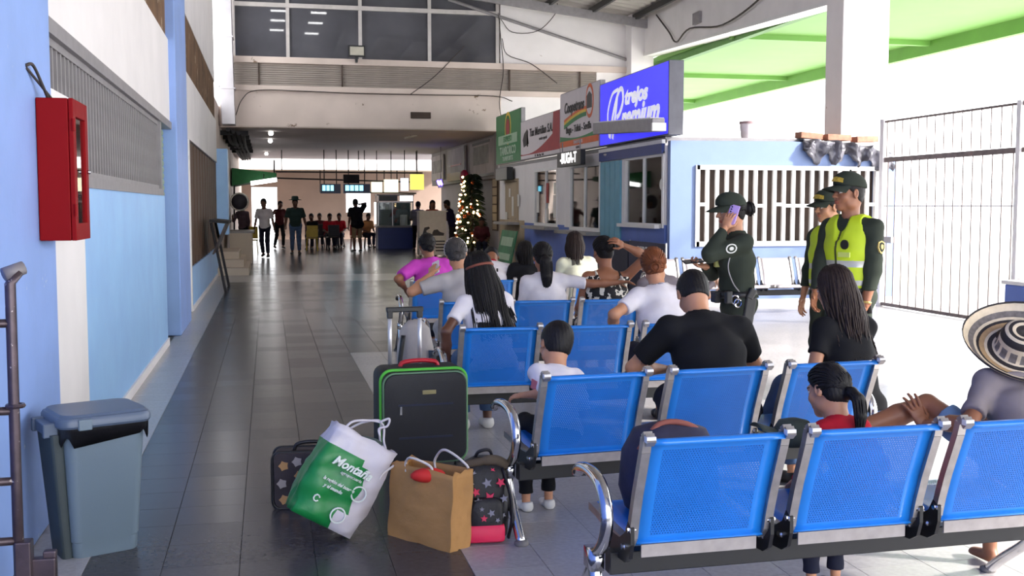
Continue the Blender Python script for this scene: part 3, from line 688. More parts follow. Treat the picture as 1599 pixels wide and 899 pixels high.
m_frame = mat('aluminium_window_frame', rgb(200, 194, 190), .4, .4, var=.08)
for a_, b_ in zip(cols[:-1], cols[1:]):
    for z0, z1 in ((5.50, zt), (zt + .05, 8.0)):
        part('pane', MB().span((a_ + .04, FY + .06, z0), (b_ - .04, FY + .07, z1)), m_glass_dark, w3)
for x_ in cols: part('mullion', MB().box((x_, FY + .04, 6.75), (.09, .08, 2.6)), m_frame, w3)
part('transom', MB().box(((cols[0] + cols[-1]) / 2, FY + .03, zt + .02), (cols[-1] - cols[0], .10, .11)), m_frame, w3)
rf_ = MB(); rf_.tube([(fx(700), FY - .06, fz(-6)), (fx(1000), FY - .06, fz(88))], .045, 6); struct(rf_.build('trim_6', m_grey_steel))
wall('wall_back', (9.9, FY - .5, 2.6), (10.55, FY + .02, 6.9), m_white)
# soffit over the passage, light gap and bright beam behind it
wall('ceiling', (-1.8, FY + .35, 3.70), (7.6, 49.6, 3.9), m_soffit)
wall('ceiling', (-1.8, 51.4, 3.30), (9, 55, 3.5), m_cream); wall('wall_back', (-1.8, 51.0, 3.28), (9, 51.4, 3.95), m_white)
m_pk = mat('far_plaster', rgb(150, 128, 116), .7, var=.08, scale=1)
wall('wall_back', (-1.8, 54, 0), (-.75, 54.2, 3.4), m_pk); wall('wall_back', (-.75, 54, 2.52), (.45, 54.2, 3.4), m_pk); wall('wall_back', (.45, 54, 0), (3.75, 54.2, 3.4), m_pk)
wall('wall_back', (3.75, 54, 0), (4.95, 54.2, 1.3), m_pk); wall('wall_back', (3.75, 54, 2.35), (4.95, 54.2, 3.4), m_pk); wall('wall_back', (4.95, 54, 0), (9, 54.2, 3.4), m_pk)
# main roof: corrugated sheet on purlins
def rz(x): return 6.72 + (10.3 - x) * .118
cor = MB(); rows = []
for j in range(381):
    y = -8 + j * .1; dz = .03 * (1 if (j // 2) % 2 else -1); rows.append((y, dz))
vs = []; fs = []
for y, dz in rows:
    for x in (-1.9, 10.4): vs.append((x, y, rz(x) + .16 + dz))
for j in range(380): fs.append((2 * j, 2 * j + 1, 2 * j + 3, 2 * j + 2))
roof = struct(MB().add(vs, fs).build('ceiling', m_roof))
for k in range(9):
    x = .2 + k * 1.22; b_ = MB(); square_tube(b_, (x, -8, rz(x) + .03), (x, 29.6, rz(x) + .03), .08, .16); part('purlin', b_, m_black, roof)
for y in (-6, 1, 8, 15, 22, 28.9):
    b_ = MB(); square_tube(b_, (-1.3, y, rz(-1.3) - .12), (10.3, y, rz(10.3) - .12), .10, .22); part('rafter', b_, m_grey_steel, roof)
# beam along the open side, pillar, green canopy
bm_ = MB(); 
for a_, b_ in (((10.3, 6, 0), (10.3, 29.2, 0)),):
    bm_.loft([[(10.28, y, zl), (10.55, y, zl), (10.55, y, 6.85), (10.28, y, 6.85)] for y, zl in ((-8, 4.5), (6, 4.98), (18.7, 5.41), (29.4, 5.84))])
struct(bm_.build('wall_right', m_white))
fg_ = MB().loft([[(10.26, y, zl - .07), (10.66, y, zl - .07), (10.66, y, zl + .01), (10.26, y, zl + .01)] for y, zl in ((-8, 4.5), (6, 4.98), (18.7, 5.41), (29.4, 5.84))]); struct(fg_.build('trim_7', m_white_bar))
struct(MB().span((10.1, 18.0, 0), (11.02, 18.62, 6.8)).build('wall_right', m_white, bevel=.02))
struct(MB().span((10.1, 5.2, 0), (11.02, 5.9, 6.8)).build('wall_right', m_white, bevel=.02))
cn = struct(MB().span((10.62, 17.5, 5.62), (16.0, 42, 5.74)).build('ceiling', m_green))
for y in (24.0, 31.5, 39): part('rib', MB().span((10.62, y, 5.50), (16.0, y + .16, 5.62)), m_green, cn)
part('edge_beam', MB().span((15.8, 17.5, 5.30), (16.0, 42, 5.78)), m_green, cn)
part('gutter', MB().span((10.68, 17.5, 5.44), (10.86, 42, 5.62)), mat('canopy_edge_green', rgb(78, 128, 56), .6), cn)

# duct column and dark services running back under the soffit
du = thing('duct', 'tall galvanised sheet metal duct hanging at the left end of the facade', 'duct', (0, 0, 0))
r0, r1 = at(347, 195, 29.2), at(368, 195, 29.2)
dm = MB(); dm.loft([[(x0, 28.9, z), (x1, 28.9, z), (x1, 29.5, z), (x0, 29.5, z)] for x0, x1, z in ((r0[0], r1[0], r0[2]), (r0[0] - .06, r1[0] - .03, 5.2), (r0[0] - .14, r1[0] - .06, 8.0))])
part('duct_body', dm, m_galv, du, bevel=.012)
for z in (4.6, 5.9, 7.1): part('seam', MB().box(((r0[0] + r1[0]) / 2 - .02 - .02 * (z - 4.6), 29.2, z), (r1[0] - r0[0] + .07, .64, .03)), m_galv, du)
ct = thing('cable_tray', 'dark sagging tray of cables under the soffit along the left wall', 'tray', (0, 0, 0))
tr = MB()
for j in range(4): tr.tube(spline([(-.98 + .13 * j, 29.75, 3.62 - .05 * j), (-1.02 + .13 * j, 33, 3.50 - .04 * (j % 2)), (-1.02 + .12 * j, 37, 3.60 - .03 * j), (-1.0 + .12 * j, 42, 3.52), (-1.0 + .1 * j, 48, 3.6)], 6), .07 - .008 * j, 6)
part('cable', tr, m_dark, ct)
for y in (30.2, 32, 34, 36, 38, 40): part('bracket', MB().box((-.85, y, 3.55), (.75, .10, .12)), m_dark, ct)
# cables strung over the facade
m_cable = mat('cable_dark', rgb(60, 52, 50), .7, var=.1)
cab = MB(); fp = lambda px, py, d=.12: at(px, py, FY - d)
for pts in ([(368, 180), (378, 155), (400, 141), (470, 142), (560, 146), (660, 148), (770, 150), (800, 158)], [(778, 20), (782, 60), (786, 110), (780, 160), (786, 200)], [(782, 30), (800, 50), (840, 48), (868, 20), (870, 0)], [(784, 60), (792, 85), (830, 100), (870, 130)], [(640, 148), (680, 118), (725, 72)]):
    cab.tube(spline([fp(*p) for p in pts], 5), .012, 5)
tag(cab.build('cable', m_cable, None), 'dark loose cables strung across the white facade above the passage', 'cable')
cb2 = MB(); cb2.tube(spline([(10.22, 28.0, 6.7), (10.2, 27, 6.1), (10.18, 26.4, 5.75), (10.18, 25.5, 5.95), (10.18, 23.5, 5.72), (10.2, 21.5, 6.0), (10.22, 20, 6.6)], 6), .022, 5)
tag(cb2.build('cable', m_cable, None), 'sagging cable looped along the beam above the blue roof sign', 'cable')
jb = tag(MB().box((10.24, 25.2, 6.15), (.08, .42, .28)).build('junction_box', m_grey_steel, None, bevel=.01), 'small grey junction box on the white beam above the blue roof sign', 'box')

# flood lamp, dark vent plate, roof lamps
p = at(557, 80, FY - .3)
fl = thing('flood_lamp', 'square black framed flood lamp on the ledge below the high windows', 'lamp', tuple(p))
part('housing', MB().box((0, 0, 0), (.44, .10, .30)), m_black, fl, bevel=.01); part('lens', MB().box((0, -.053, 0), (.36, .01, .22)), mat('lamp_lens', rgb(190, 185, 170), .2), fl); part('bracket', MB().span((-.03, 0, -.28), (.03, .22, -.12)), m_black, fl)
p = at(657, 180, FY - .02); tag(MB().box(p, (.55, .05, .17)).build('vent', m_darkbrown, None, bevel=.008), 'dark rectangular vent plate in the white beam over the passage', 'vent')
m_tube = mat('fluorescent_tube', (1, 1, 1, 1), .5, var=0, emit=9)
k_ = 0
for x, y, z in ((.42, 24.4, 7.62), (.42, 22.6, 7.62), (.40, 20.6, 7.62), (1.62, 25.0, 7.5), (1.60, 23.1, 7.5), (1.56, 20.9, 7.5)):
    l_ = thing('tube_lamp', 'twin fluorescent batten hung below the sheet roof, out of the picture above', 'lamp', (x, y, z), 0, 'fluorescent battens under the roof')
    part('batten', MB().box((0, 0, .05), (.5, .12, .06)), m_white_bar, l_); part('tube', MB().tube([(-.23, 0, 0), (.23, 0, 0)], .035, 8), m_tube, l_)
    part('rod', MB().tube([(0, 0, .08), (0, 0, rz(x) - z + .1)], .012, 5), m_grey_steel, l_)
# ---------------------------------------------------------------- airport-style benches
def perf_mat(name, col, rough=.35, pitch=.0105, rad=.20, metal=0.0):
    m = mat(name, col, rough, metal, var=.08, scale=5, coat=.25); nt = m.node_tree; N = nt.nodes; L = nt.links
    p = N['Principled BSDF']; out = N['Material Output']; uv = N.new('ShaderNodeUVMap'); sx = N.new('ShaderNodeSeparateXYZ'); L.new(uv.outputs[0], sx.inputs[0])
    def mt(op, a, b=None):
        n = N.new('ShaderNodeMath'); n.operation = op
        for i, v in enumerate((a, b)):
            if v is None: continue
            if isinstance(v, (int, float)): n.inputs[i].default_value = v
            else: L.new(v, n.inputs[i])
        return n.outputs[0]
    V = mt('DIVIDE', sx.outputs[1], pitch * .866); row = mt('FLOOR', V); U = mt('ADD', mt('DIVIDE', sx.outputs[0], pitch), mt('MULTIPLY', mt('MODULO', row, 2.0), .5))
    du = mt('SUBTRACT', mt('FRACT', U), .5); dv = mt('MULTIPLY', mt('SUBTRACT', mt('FRACT', V), .5), .866)
    d = mt('SQRT', mt('ADD', mt('MULTIPLY', du, du), mt('MULTIPLY', dv, dv))); hole = mt('LESS_THAN', d, rad)
    t = N.new('ShaderNodeBsdfTransparent'); mx = N.new('ShaderNodeMixShader'); L.new(hole, mx.inputs[0]); L.new(p.outputs[0], mx.inputs[1]); L.new(t.outputs[0], mx.inputs[2]); L.new(mx.outputs[0], out.inputs[0])
    return m
m_seat = mat('seat_blue_powder_coat', rgb(26, 122, 212), .34, var=.07, scale=5, coat=.25, chips=(rgb(150, 190, 235), 9, .72)); m_seat_p = perf_mat('seat_blue_perforated', rgb(20, 108, 198))
m_sil = mat('silver_powder_coat', rgb(196, 190, 192), .35, .5, var=.08, scale=5); m_sil_p = perf_mat('silver_perforated', rgb(196, 190, 192), metal=.5)
SW, SP = .486, .615
BACK = [(.012, .395), (.006, .43), (-.012, .50), (-.045, .60), (-.085, .70), (-.111, .765), (-.130, .803), (-.146, .812), (-.160, .806), (-.164, .792)]
SEAT = [(-.005, .405), (.02, .412), (.08, .415), (.22, .418), (.34, .432), (.42, .440), (.455, .436), (.475, .42), (.478, .398)]
def seat_sheet(prof, i0, i1, mats):
    b = MB(); S_ = [0]
    for a, c in zip(prof, prof[1:]): S_.append(S_[-1] + math.dist(a, c))
    xs = [0, .052] + [.052 + (SW - .104) * k / 3 for k in (1, 2)] + [SW - .052, SW]; uvs = []
    for j, (y, z) in enumerate(prof):
        for x in xs: b.v.append((x - SW / 2, y, z)); uvs.append((x, S_[j]))
    n = len(xs)
    for j in range(len(prof) - 1):
        for i in range(n - 1):
            b.f.append((j * n + i, j * n + i + 1, (j + 1) * n + i + 1, (j + 1) * n + i)); b.m.append(1 if (1 <= i <= n - 3 and i0 <= j < i1) else 0)
    me = b.mesh('sheet', mats, True); ul = me.uv_layers.new(name='UVMap')
    for lp in me.loops: ul.data[lp.index].uv = uvs[lp.vertex_index]
    return me
def bench_meshes(ms, mp):
    D = {}
    D['backrest'] = seat_sheet(BACK, 1, 5, [ms, mp]); D['seat'] = seat_sheet(SEAT, 1, 5, [ms, mp])
    b = MB()                                               # side rail: one strip up the back and along the seat
    pr = [(-.172, .800), (-.150, .826), (-.128, .812)] + [(y - .004, z) for y, z in reversed(BACK[1:6])] + [(.03, .400), (.10, .398), (.24, .402), (.36, .418), (.455, .424)]
    for k in range(len(pr) - 1): square_tube(b, (0, pr[k][0], pr[k][1]), (0, pr[k + 1][0], pr[k + 1][1]), .032, .030, up=(0, .3, 1))
    D['side_rail'] = b.mesh('side_rail', m_alu)
    b = MB().box((0, -.166, .816), (.034, .026, .020)); D['rail_cap'] = b.mesh('rail_cap', m_white_bar)
    b = MB(); b.prism([(-.007, -.030, .470), (-.007, .002, .488), (-.007, .03, .44), (-.007, .09, .405), (-.007, .22, .40), (-.007, .22, .335), (-.007, .10, .325), (-.007, .03, .33), (-.007, -.012, .355), (-.007, -.030, .41)], (.014, 0, 0)); D['bracket'] = b.mesh('bracket', m_black)
    b = MB(); R = np.array([[0, 0, 1], [0, 1, 0], [-1, 0, 0]], float)
    for y, z in ((-.012, .462),): b.lathe([(.0, -.016), (.011, -.016), (.011, .016), (.0, .016)], (0, y, z), 8, R=R, cap=False); b.box((0, y - .012, z), (.016, .01, .016))
    D['bolt'] = b.mesh('bolt', m_chrome)
    b = MB().span((-SW / 2 + .02, .004, .352), (SW / 2 - .02, .012, .398)); D['seat_lip'] = b.mesh('seat_lip', mat('seat_lip_grey', rgb(158, 150, 146), .5, var=.12, scale=20))
    b = MB(); b.tube(spline([(0, .36, .585), (0, .31, .615), (0, .20, .628), (0, .09, .612), (0, .025, .560), (0, .005, .49), (0, .03, .42), (0, .085, .365), (0, .15, .335)], 5), .021, 10, flat=((1, 0, 0), 1.15)); D['armrest'] = b.mesh('armrest', m_chrome, True)
    b = MB(); b.tube(spline([(0, .15, .30), (0, .10, .19), (0, .01, .09), (0, -.07, .012)], 5), [.023] * 8 + [.021] * 8, 10, flat=((1, 0, 0), 1.1)); b.tube(spline([(0, .15, .30), (0, .24, .20), (0, .38, .09), (0, .47, .012)], 5), .022, 10, flat=((1, 0, 0), 1.1)); b.box((0, .15, .315), (.05, .09, .075)); D['leg'] = b.mesh('leg', m_chrome, True)
    b = MB().lathe([(.030, 0), (.034, .006), (.034, .016), (.022, .024)], n=14); D['foot'] = b.mesh('foot', m_rubber, True)
    return D
BM = {'blue': bench_meshes(m_seat, m_seat_p), 'silver': bench_meshes(m_sil, m_sil_p)}
def bench(label, loc, rz_, n=3, col='blue', group='rows of blue waiting benches', arms=(True, True), pitch=SP):
    D = BM[col]; t = thing('waiting_bench', label, 'bench', loc, math.radians(rz_), group); Ln = pitch * n
    part('beam', MB().span((-.03, .10, .262), (Ln - pitch + SW + .10, .16, .345)), m_black, t, bevel=.004)
    for i in range(n):
        x = SW / 2 + .034 + i * pitch
        for k in ('backrest', 'seat', 'seat_lip'):
            o = link(k, D[k], t); o.location = (x, 0, 0)
            if k != 'seat_lip': q = o.modifiers.new('solid', 'SOLIDIFY'); q.thickness = .0025; q.offset = 0
        for s in (-1, 1):
            for k in ('side_rail', 'rail_cap'): link(k, D[k], t).location = (x + s * (SW / 2 + .016), 0, 0)
            for k in ('bracket', 'bolt'): link(k, D[k], t).location = (x + s * (SW / 2 + .026), 0, 0)
            link('bolt', D['bolt'], t).location = (x + s * (SW / 2 + .026), .054, -.077)
    for s, x in ((0, -.075), (1, Ln - pitch + SW + .135)):
        if arms[s]: link('armrest', D['armrest'], t).location = (x, 0, 0)
        lg = link('leg', D['leg'], t); lg.location = (x, 0, 0)
        for y in (-.075, .475): f_ = link('foot', D['foot'], lg); f_.location = (0, y, 0)
    return t
bench('nearest blue three seat bench, its chrome armrest reaching the front of the view', (1.225, 3.60, 0), 1.2)
bench('blue three seat bench second from the front, a boy sitting at its aisle end', (1.215, 5.00, 0), 5.0, pitch=.65)
bench('blue three seat bench in the third row, behind the black suitcase', (1.20, 7.06, 0), 0.0, pitch=.625)
bench('blue four seat bench in the fourth row, seating the person with the white headband', (1.37, 9.0, 0), -1.0, n=4, pitch=.60)
bench('blue four seat bench in the fifth row, seating the person in magenta', (1.45, 11.55, 0), 0.0, n=4, pitch=.60)
bench('silver perforated steel bench against the pale blue booth under the barred window', (8.45, 15.25, 0), 180, n=5, col='silver', group='silver benches')

# ---------------------------------------------------------------- bin, fire cabinet, metal frame on the left
m_bin = mat('grey_bin_plastic', rgb(104, 120, 134), .42, var=.04, scale=3, bump=.04, bscale=120); m_bin_d = mat('grey_bin_lid_plastic', rgb(84, 98, 120), .38, var=.05, scale=3)
m_bag_black = mat('black_bin_liner', rgb(22, 22, 26), .3, var=.2, bump=.3, bscale=30)
bn = thing('pedal_bin', 'grey lidded plastic bin with black liner standing by the left wall', 'bin', (-.80, 5.33, 0), math.radians(24))
def rrect(w, d, r, z, n=4, cx=0, cy=0):
    P = []
    for qx, qy, a0 in ((1, 1, 0), (-1, 1, 90), (-1, -1, 180), (1, -1, 270)):
        for k in range(n + 1):
            a = math.radians(a0 + 90 * k / n); P.append((cx + qx * (w / 2 - r) + r * math.cos(a), cy + qy * (d / 2 - r) + r * math.sin(a), z))
    return P
part('bin_body', MB().loft([rrect(.285, .25, .04, .0), rrect(.295, .26, .045, .012), rrect(.30, .265, .045, .07), rrect(.307, .272, .045, .075), rrect(.365, .33, .05, .60), rrect(.385, .35, .05, .605), rrect(.385, .35, .05, .615)]), m_bin, bn, smooth=True, angle=35)
ln_ = MB(); w_ = [rrect(.372, .338, .05, .60)]
ln_.loft([rrect(.372, .338, .05, .565), [(x * 1.03, y * 1.03, z - .05 - .03 * math.sin(i * 1.9)) for i, (x, y, z) in enumerate(rrect(.385, .35, .05, .60))], rrect(.40, .365, .05, .615)], cap=False)
part('liner', ln_, m_bag_black, bn, smooth=True)
part('lid', MB().loft([rrect(.405, .37, .055, .608), rrect(.42, .385, .06, .618), rrect(.42, .385, .06, .64), rrect(.405, .37, .06, .655), rrect(.39, .355, .06, .657), rrect(.375, .34, .06, .668)]), m_bin_d, bn, smooth=True, angle=35)
part('hinge', MB().box((-.225, .0, .60), (.05, .22, .05)).box((-.225, -.10, .60), (.07, .03, .065)).box((-.225, .10, .60), (.07, .03, .065)), m_bin_d, bn, bevel=.006)
part('latch', MB().box((-.10, -.192, .625), (.06, .02, .05)), m_bin, bn, bevel=.005)
part('rear_tub', MB().loft([rrect(.05, .20, .02, 0, cx=-.165), rrect(.06, .26, .02, .58, cx=-.205)]), mat('dark_bin_back', rgb(52, 62, 66), .5), bn)

m_red = mat('fire_red_paint', rgb(134, 8, 16), .5, var=.05, scale=3, spec=.10)
fc = thing('fire_hose_cabinet', 'red steel fire hose cabinet with glazed door on the blue pillar', 'cabinet', (0, 0, 0))
a_, b_ = np.array((-1.098, 5.74, 1.43)), np.array((-.93, 6.17, 2.13))
part('case', MB().span(a_, (b_[0] - .02, b_[1], b_[2])), m_red, fc, bevel=.006)
dr = MB(); x0, x1 = b_[0] - .018, b_[0] + .004
dr.span((x0, a_[1], a_[2]), (x1, a_[1] + .075, b_[2])).span((x0, b_[1] - .075, a_[2]), (x1, b_[1], b_[2])).span((x0, a_[1] + .075, a_[2]), (x1, b_[1] - .075, a_[2] + .085)).span((x0, a_[1] + .075, b_[2] - .085), (x1, b_[1] - .075, b_[2]))
do = part('door', dr, m_red, fc, bevel=.003)
part('pane', MB().span((x0 + .004, a_[1] + .07, a_[2] + .08), (x0 + .009, b_[1] - .07, b_[2] - .08)), m_glass, do)
part('knob', MB().ball((x1 + .006, b_[1] - .04, 1.78), .012), m_chrome, do, smooth=True)
part('hinge', MB().tube([(x1, a_[1] - .004, 1.55), (x1, a_[1] - .004, 1.61)], .008), m_red, do); part('hinge', MB().tube([(x1, a_[1] - .004, 1.97), (x1, a_[1] - .004, 2.03)], .008), m_red, do)
part('inside', MB().span((x0 - .03, a_[1] + .06, a_[2] + .06), (x0 - .02, b_[1] - .06, b_[2] - .06)), mat('cabinet_inside', rgb(86, 44, 44), .6, var=.3, scale=12), fc)
wr = MB(); wr.tube(spline([(-1.098, 5.55, 2.26), (-1.08, 5.62, 2.27), (-1.06, 5.72, 2.19), (-1.05, 5.80, 2.13)], 5), .008, 6); wr.tube(spline([(-1.098, 5.56, 2.25), (-1.075, 5.70, 2.20), (-1.04, 5.86, 2.13)], 5), .007, 6)
part('feed_cable', wr, m_cable, fc, smooth=True)

m_oldtube = mat('worn_brown_tube', rgb(84, 72, 78), .35, .5, var=.25, scale=12, chips=(rgb(180, 170, 168), 30, .64))
fr = thing('tube_ladder', 'worn brown tubular rack with rungs standing by the pillar at the left edge', 'rack', (-.985, 4.55, 0))
part('upright', MB().tube([(0, 0, .04), (0, 0, .55), (.002, .0, 1.30), (.03, .02, 1.345)], .021, 10), m_oldtube, fr, smooth=True)
part('upright', MB().tube([(-.42, -.02, .04), (-.42, -.02, 1.33)], .021, 10), m_oldtube, fr, smooth=True)
for z in (.28, .52, .80, 1.145): part('rung', MB().tube([(-.42, -.02, z), (0, 0, z)], .017, 8), m_oldtube, fr, smooth=True)
part('hand_grip', MB().tube([(-.02, .0, 1.335), (.045, .04, 1.36)], [.028, .027], 10), mat('grip_grey', rgb(128, 122, 124), .5), fr, smooth=True)
part('rubber_band', MB().tube(arc((0.006, 0, .82), .030, 0, 360, 12, (1, 0, 0), (0, 1, 0))[:-1], .009, 6, closed=True), m_oldtube, fr)
part('base_clamp', MB().box((.02, 0, .15), (.06, .07, .26)).box((.09, .02, .13), (.09, .05, .14)).box((.11, .03, .21), (.05, .04, .03)), m_oldtube, fr, bevel=.006)
part('foot', MB().box((-.2, 0, .02), (.56, .10, .04)), m_oldtube, fr, bevel=.008)

# ---------------------------------------------------------------- luggage pile at the aisle
m_case = mat('black_nylon', rgb(26, 27, 33), .6, var=.12, scale=40, bump=.15, bscale=240); m_case2 = mat('black_nylon_front', rgb(22, 23, 30), .55, var=.1, scale=40, bump=.15, bscale=240)
m_pipe_g = mat('green_piping', rgb(84, 190, 60), .5, var=.05); m_pipe_k = mat('grey_green_piping', rgb(96, 130, 100), .5)
sc_ = thing('suitcase', 'large black soft suitcase with green piping and red handle', 'suitcase', (.915, 6.56, 0), math.radians(4))
def rr_xz(w, h, r, y, z0, n=5): return [(x, y, z0 + z + h / 2) for x, z, _ in rrect(w, h, r, 0, n)]
part('case', MB().loft([rr_xz(.50, .54, .06, .27, .05), rr_xz(.54, .575, .06, .25, .035), rr_xz(.545, .58, .06, .06, .03), rr_xz(.53, .57, .06, .04, .035)]), m_case, sc_, smooth=True, angle=35)
pan = part('front_pocket', MB().loft([rr_xz(.53, .57, .06, .04, .035), rr_xz(.525, .565, .07, -.03, .035), rr_xz(.50, .54, .07, -.055, .045), rr_xz(.40, .44, .06, -.062, .09)]), m_case2, sc_, smooth=True, angle=40)
loop = lambda w, h, r, y, z0: [p for p in rr_xz(w, h, r, y, z0, 6)]
part('piping', MB().tube(loop(.532, .572, .065, .0, .034), .011, 6, closed=True), m_pipe_g, sc_, smooth=True); part('piping', MB().tube(loop(.515, .55, .07, -.044, .042), .007, 6, closed=True), m_pipe_k, sc_, smooth=True)
part('zip', MB().box((0, -.060, .40), (.34, .006, .012)), mat('zip_navy', rgb(44, 48, 70), .35, .4), pan); part('zip', MB().box((.0, -.0615, .20), (.33, .006, .012)), mat('zip_navy', rgb(44, 48, 70)), pan); part('zip_pull', MB().box((-.155, -.066, .37), (.014, .006, .05)), m_chrome, pan)
pb = part('badge', MB().box((.02, -.064, .475), (.085, .006, .026)), mat('badge_metal', rgb(170, 160, 120), .3, .7), pan, bevel=.003)
part('carry_handle', MB().tube(spline([(-.12, .15, .605), (-.10, .15, .632), (0, .15, .642), (.10, .15, .632), (.12, .15, .605)], 5), .014, 8, flat=((0, 1, 0), 1.6)), mat('red_handle', rgb(186, 26, 44), .45), sc_, smooth=True)
th_ = part('telescopic_handle', MB().tube([(-.165, .235, .58), (-.165, .235, .945)], .013, 8).tube([(.025, .235, .58), (.025, .235, .945)], .013, 8), mat('satin_aluminium', rgb(205, 204, 206), .3, .6, var=.05), sc_, smooth=True)
part('grip', MB().box((-.07, .235, .955), (.235, .035, .032)).box((-.165, .235, .925), (.036, .036, .05)).box((.025, .235, .925), (.036, .036, .05)), m_black, th_, bevel=.006)
for x in (-.22, .22):
    part('wheel', MB().lathe([(.0, -.015), (.035, -.015), (.035, .015), (.0, .015)], (x, .22, .035), 14, R=R_ if False else np.array([[0, 0, 1], [0, 1, 0], [-1, 0, 0]], float), cap=False), m_black, sc_, smooth=True, angle=40); part('foot', MB().box((x, 0, .018), (.05, .05, .036)), m_black, sc_)

# white and green supermarket bag, tipped against the paper bag
m_wbag = mat('white_woven_plastic', rgb(206, 200, 208), .42, var=.06, scale=7, bump=.45, bscale=11); m_gbag = mat('green_bag_print', rgb(22, 128, 62), .4, var=.10, scale=6, bump=.4, bscale=11); m_print = mat('white_bag_print', rgb(226, 232, 226), .5, var=.04)
gb = thing('shopping_bag', 'white and green printed shopping bag leaning over with white cord handles', 'bag', (.355, 5.165, .012), 0)
ang = math.radians(31); A_u = np.array([math.cos(ang), .10, -math.sin(ang)]); A_v = np.array([math.sin(ang), .12, math.cos(ang)]); A_w = unit(np.cross(A_v, A_u)) * 1.0
if A_w[1] < 0: A_w = -A_w
def bagp(u, v, d): return A_u * u + A_v * v + A_w * d                    # u: -.31..0 along the bottom, v up, d depth
def wob(u, v): return .010 * math.sin(u * 31 + v * 17) + .008 * math.sin(v * 43 - u * 12) + .006 * math.sin(u * 70 + v * 55)
rings = []
for k in range(15):
    v = .455 * k / 14; ring = []; bul = math.sin(math.pi * min(1, v / .42 * .9 + .05)) * .028
    for side in range(4):
        for q in range(8):
            t = q / 8
            u, d = [(-.315 + .315 * t, 0), (0, .15 * t), (-.315 * t, .15), (-.315, .15 * (1 - t))][side]
            dd = d + (-bul if side == 0 else bul if side == 2 else 0) * math.sin(math.pi * (t if side in (0, 2) else 0)) + wob(u * 1.3 + d, v) * (1 if 0 < v < .44 else .4)
            uu = u + (.02 * math.sin(math.pi * v / .45)) * (1 if side == 1 else -1 if side == 3 else 0) + wob(d * 2 + 1, v + u) * .6; sq = 1 - .10 * max(0, v - .34) / .11 * (abs(d - .075) / .075); dd = .075 + (dd - .075) * sq
            ring.append(bagp(uu, v + .006 * math.sin(u * 40 + d * 30) * (k == 14), dd))
    rings.append(ring)
gm = MB(); n_ = 32; vs = [tuple(p) for r in rings for p in r]; fs = []; mi = []
for i in range(14):
    for k in range(n_):
        fs.append((i * n_ + k, i * n_ + (k + 1) % n_, (i + 1) * n_ + (k + 1) % n_, (i + 1) * n_ + k))
        mi.append(1 if (k >= 24 and i < 11) or (k < 5 and i < 11) or (k == 5 and i in range(3, 10)) or (9 <= k <= 14 and i < 9) else 0)
fs.append(tuple(range(n_ - 1, -1, -1))); mi.append(0)
gm.v = vs; gm.f = fs; gm.m = mi; gm.build('bag_body', [m_wbag, m_gbag], gb, smooth=True, solid=.003)
tow = mat('grey_bag_contents', rgb(70, 84, 84), .8, var=.3, scale=10, bump=.5, bscale=20)
part('contents', MB().ball(bagp(-.16, .40, .08), (.12, .06, .05)), tow, gb, smooth=True)
Rb = Matrix((tuple(A_u), tuple(unit(A_v - A_u * np.dot(A_u, A_v) / np.dot(A_u, A_u))), tuple(unit(np.cross(A_u, A_v))))).transposed()
def bag_text(body, u, v, size, bold=0, shear=0, sx=1):
    t = text('lettering', body, m_print, gb, tuple(bagp(u, v, -.036)), Rb.to_euler(), size, .004, bold, shear, 'CENTER', sx)
    return t
bag_text('Montaña', -.165, .300, .062, .0016, .35, .95); bag_text('agropecuaria', -.150, .262, .022, 0, .25); bag_text('la región del bosque', -.185, .206, .024, .0004, .3, .85); bag_text('y el mundo', -.20, .176, .024, .0004, .3, .9)
for (u, v) in ((-.075, .205), (-.115, .075)):
    part('ring_print', MB().tube([bagp(u + .035 * math.cos(a), v + .036 * math.sin(a), -.034) for a in np.linspace(0, 2 * math.pi, 19)[:-1]], .0045, 5, closed=True), m_print, gb)
part('ring_print', MB().tube([bagp(-.245 + .014 * math.cos(a), .105 + .016 * math.sin(a), -.026) for a in np.linspace(.4, 2 * math.pi - .5, 8)], .004, 5), m_print, gb)
hd_ = MB(); hd_.tube(spline([bagp(-.28, .45, .02), bagp(-.25, .50, .03), bagp(-.15, .545, .06), bagp(-.10, .54, .07), bagp(-.07, .48, .05), bagp(-.05, .45, .02)], 6), .006, 6); hd_.tube(spline([bagp(-.23, .45, .13), bagp(-.19, .51, .11), bagp(-.13, .555, .07), bagp(-.09, .50, .10), bagp(-.04, .44, .13)], 6), .006, 6)
hd_.tube(spline([bagp(-.13, .55, .06), bagp(-.10, .585, .05), bagp(-.09, .55, .05), bagp(-.12, .52, .05), bagp(-.10, .49, .04)], 6), .006, 6)
part('cord_handle', hd_, m_wbag, gb, smooth=True)

# brown paper bag
m_kraft = mat('kraft_paper', rgb(178, 132, 78), .75, var=.10, scale=6, bump=.4, bscale=18)
kb = thing('paper_bag', 'creased brown paper bag with white cord handles and something red inside', 'bag', (0, 0, 0))
c0, c1, c2 = np.array((.548, 5.22, 0)), np.array((.797, 4.88, 0)), np.array((.905, 4.955, 0)); c3 = c0 + (c2 - c1)
rings = []
for k in range(13):
    z = .365 * k / 12; ring = []
    for a, b in ((c0, c1), (c1, c2), (c2, c3), (c3, c0)):
        for q in range(6):
            t = q / 6; p = a * (1 - t) + b * t; n = unit(np.cross(b - a, (0, 0, 1))); big = np.linalg.norm(b - a) > .25
            o = (.018 * math.sin(math.pi * t) * math.sin(math.pi * min(1, z / .36)) if big else -.022 * math.sin(math.pi * t) * (z / .36)) + .006 * math.sin(z * 60 + t * 9) * math.sin(t * math.pi) + .004 * math.sin(z * 31 + t * 23)
            p = p + n * o + np.array([.018 * (z / .36), .0, 0]); ring.append((p[0], p[1], z + (.010 * math.sin(t * 9 + p[0] * 30) if k == 12 else 0)))
    rings.append(ring)
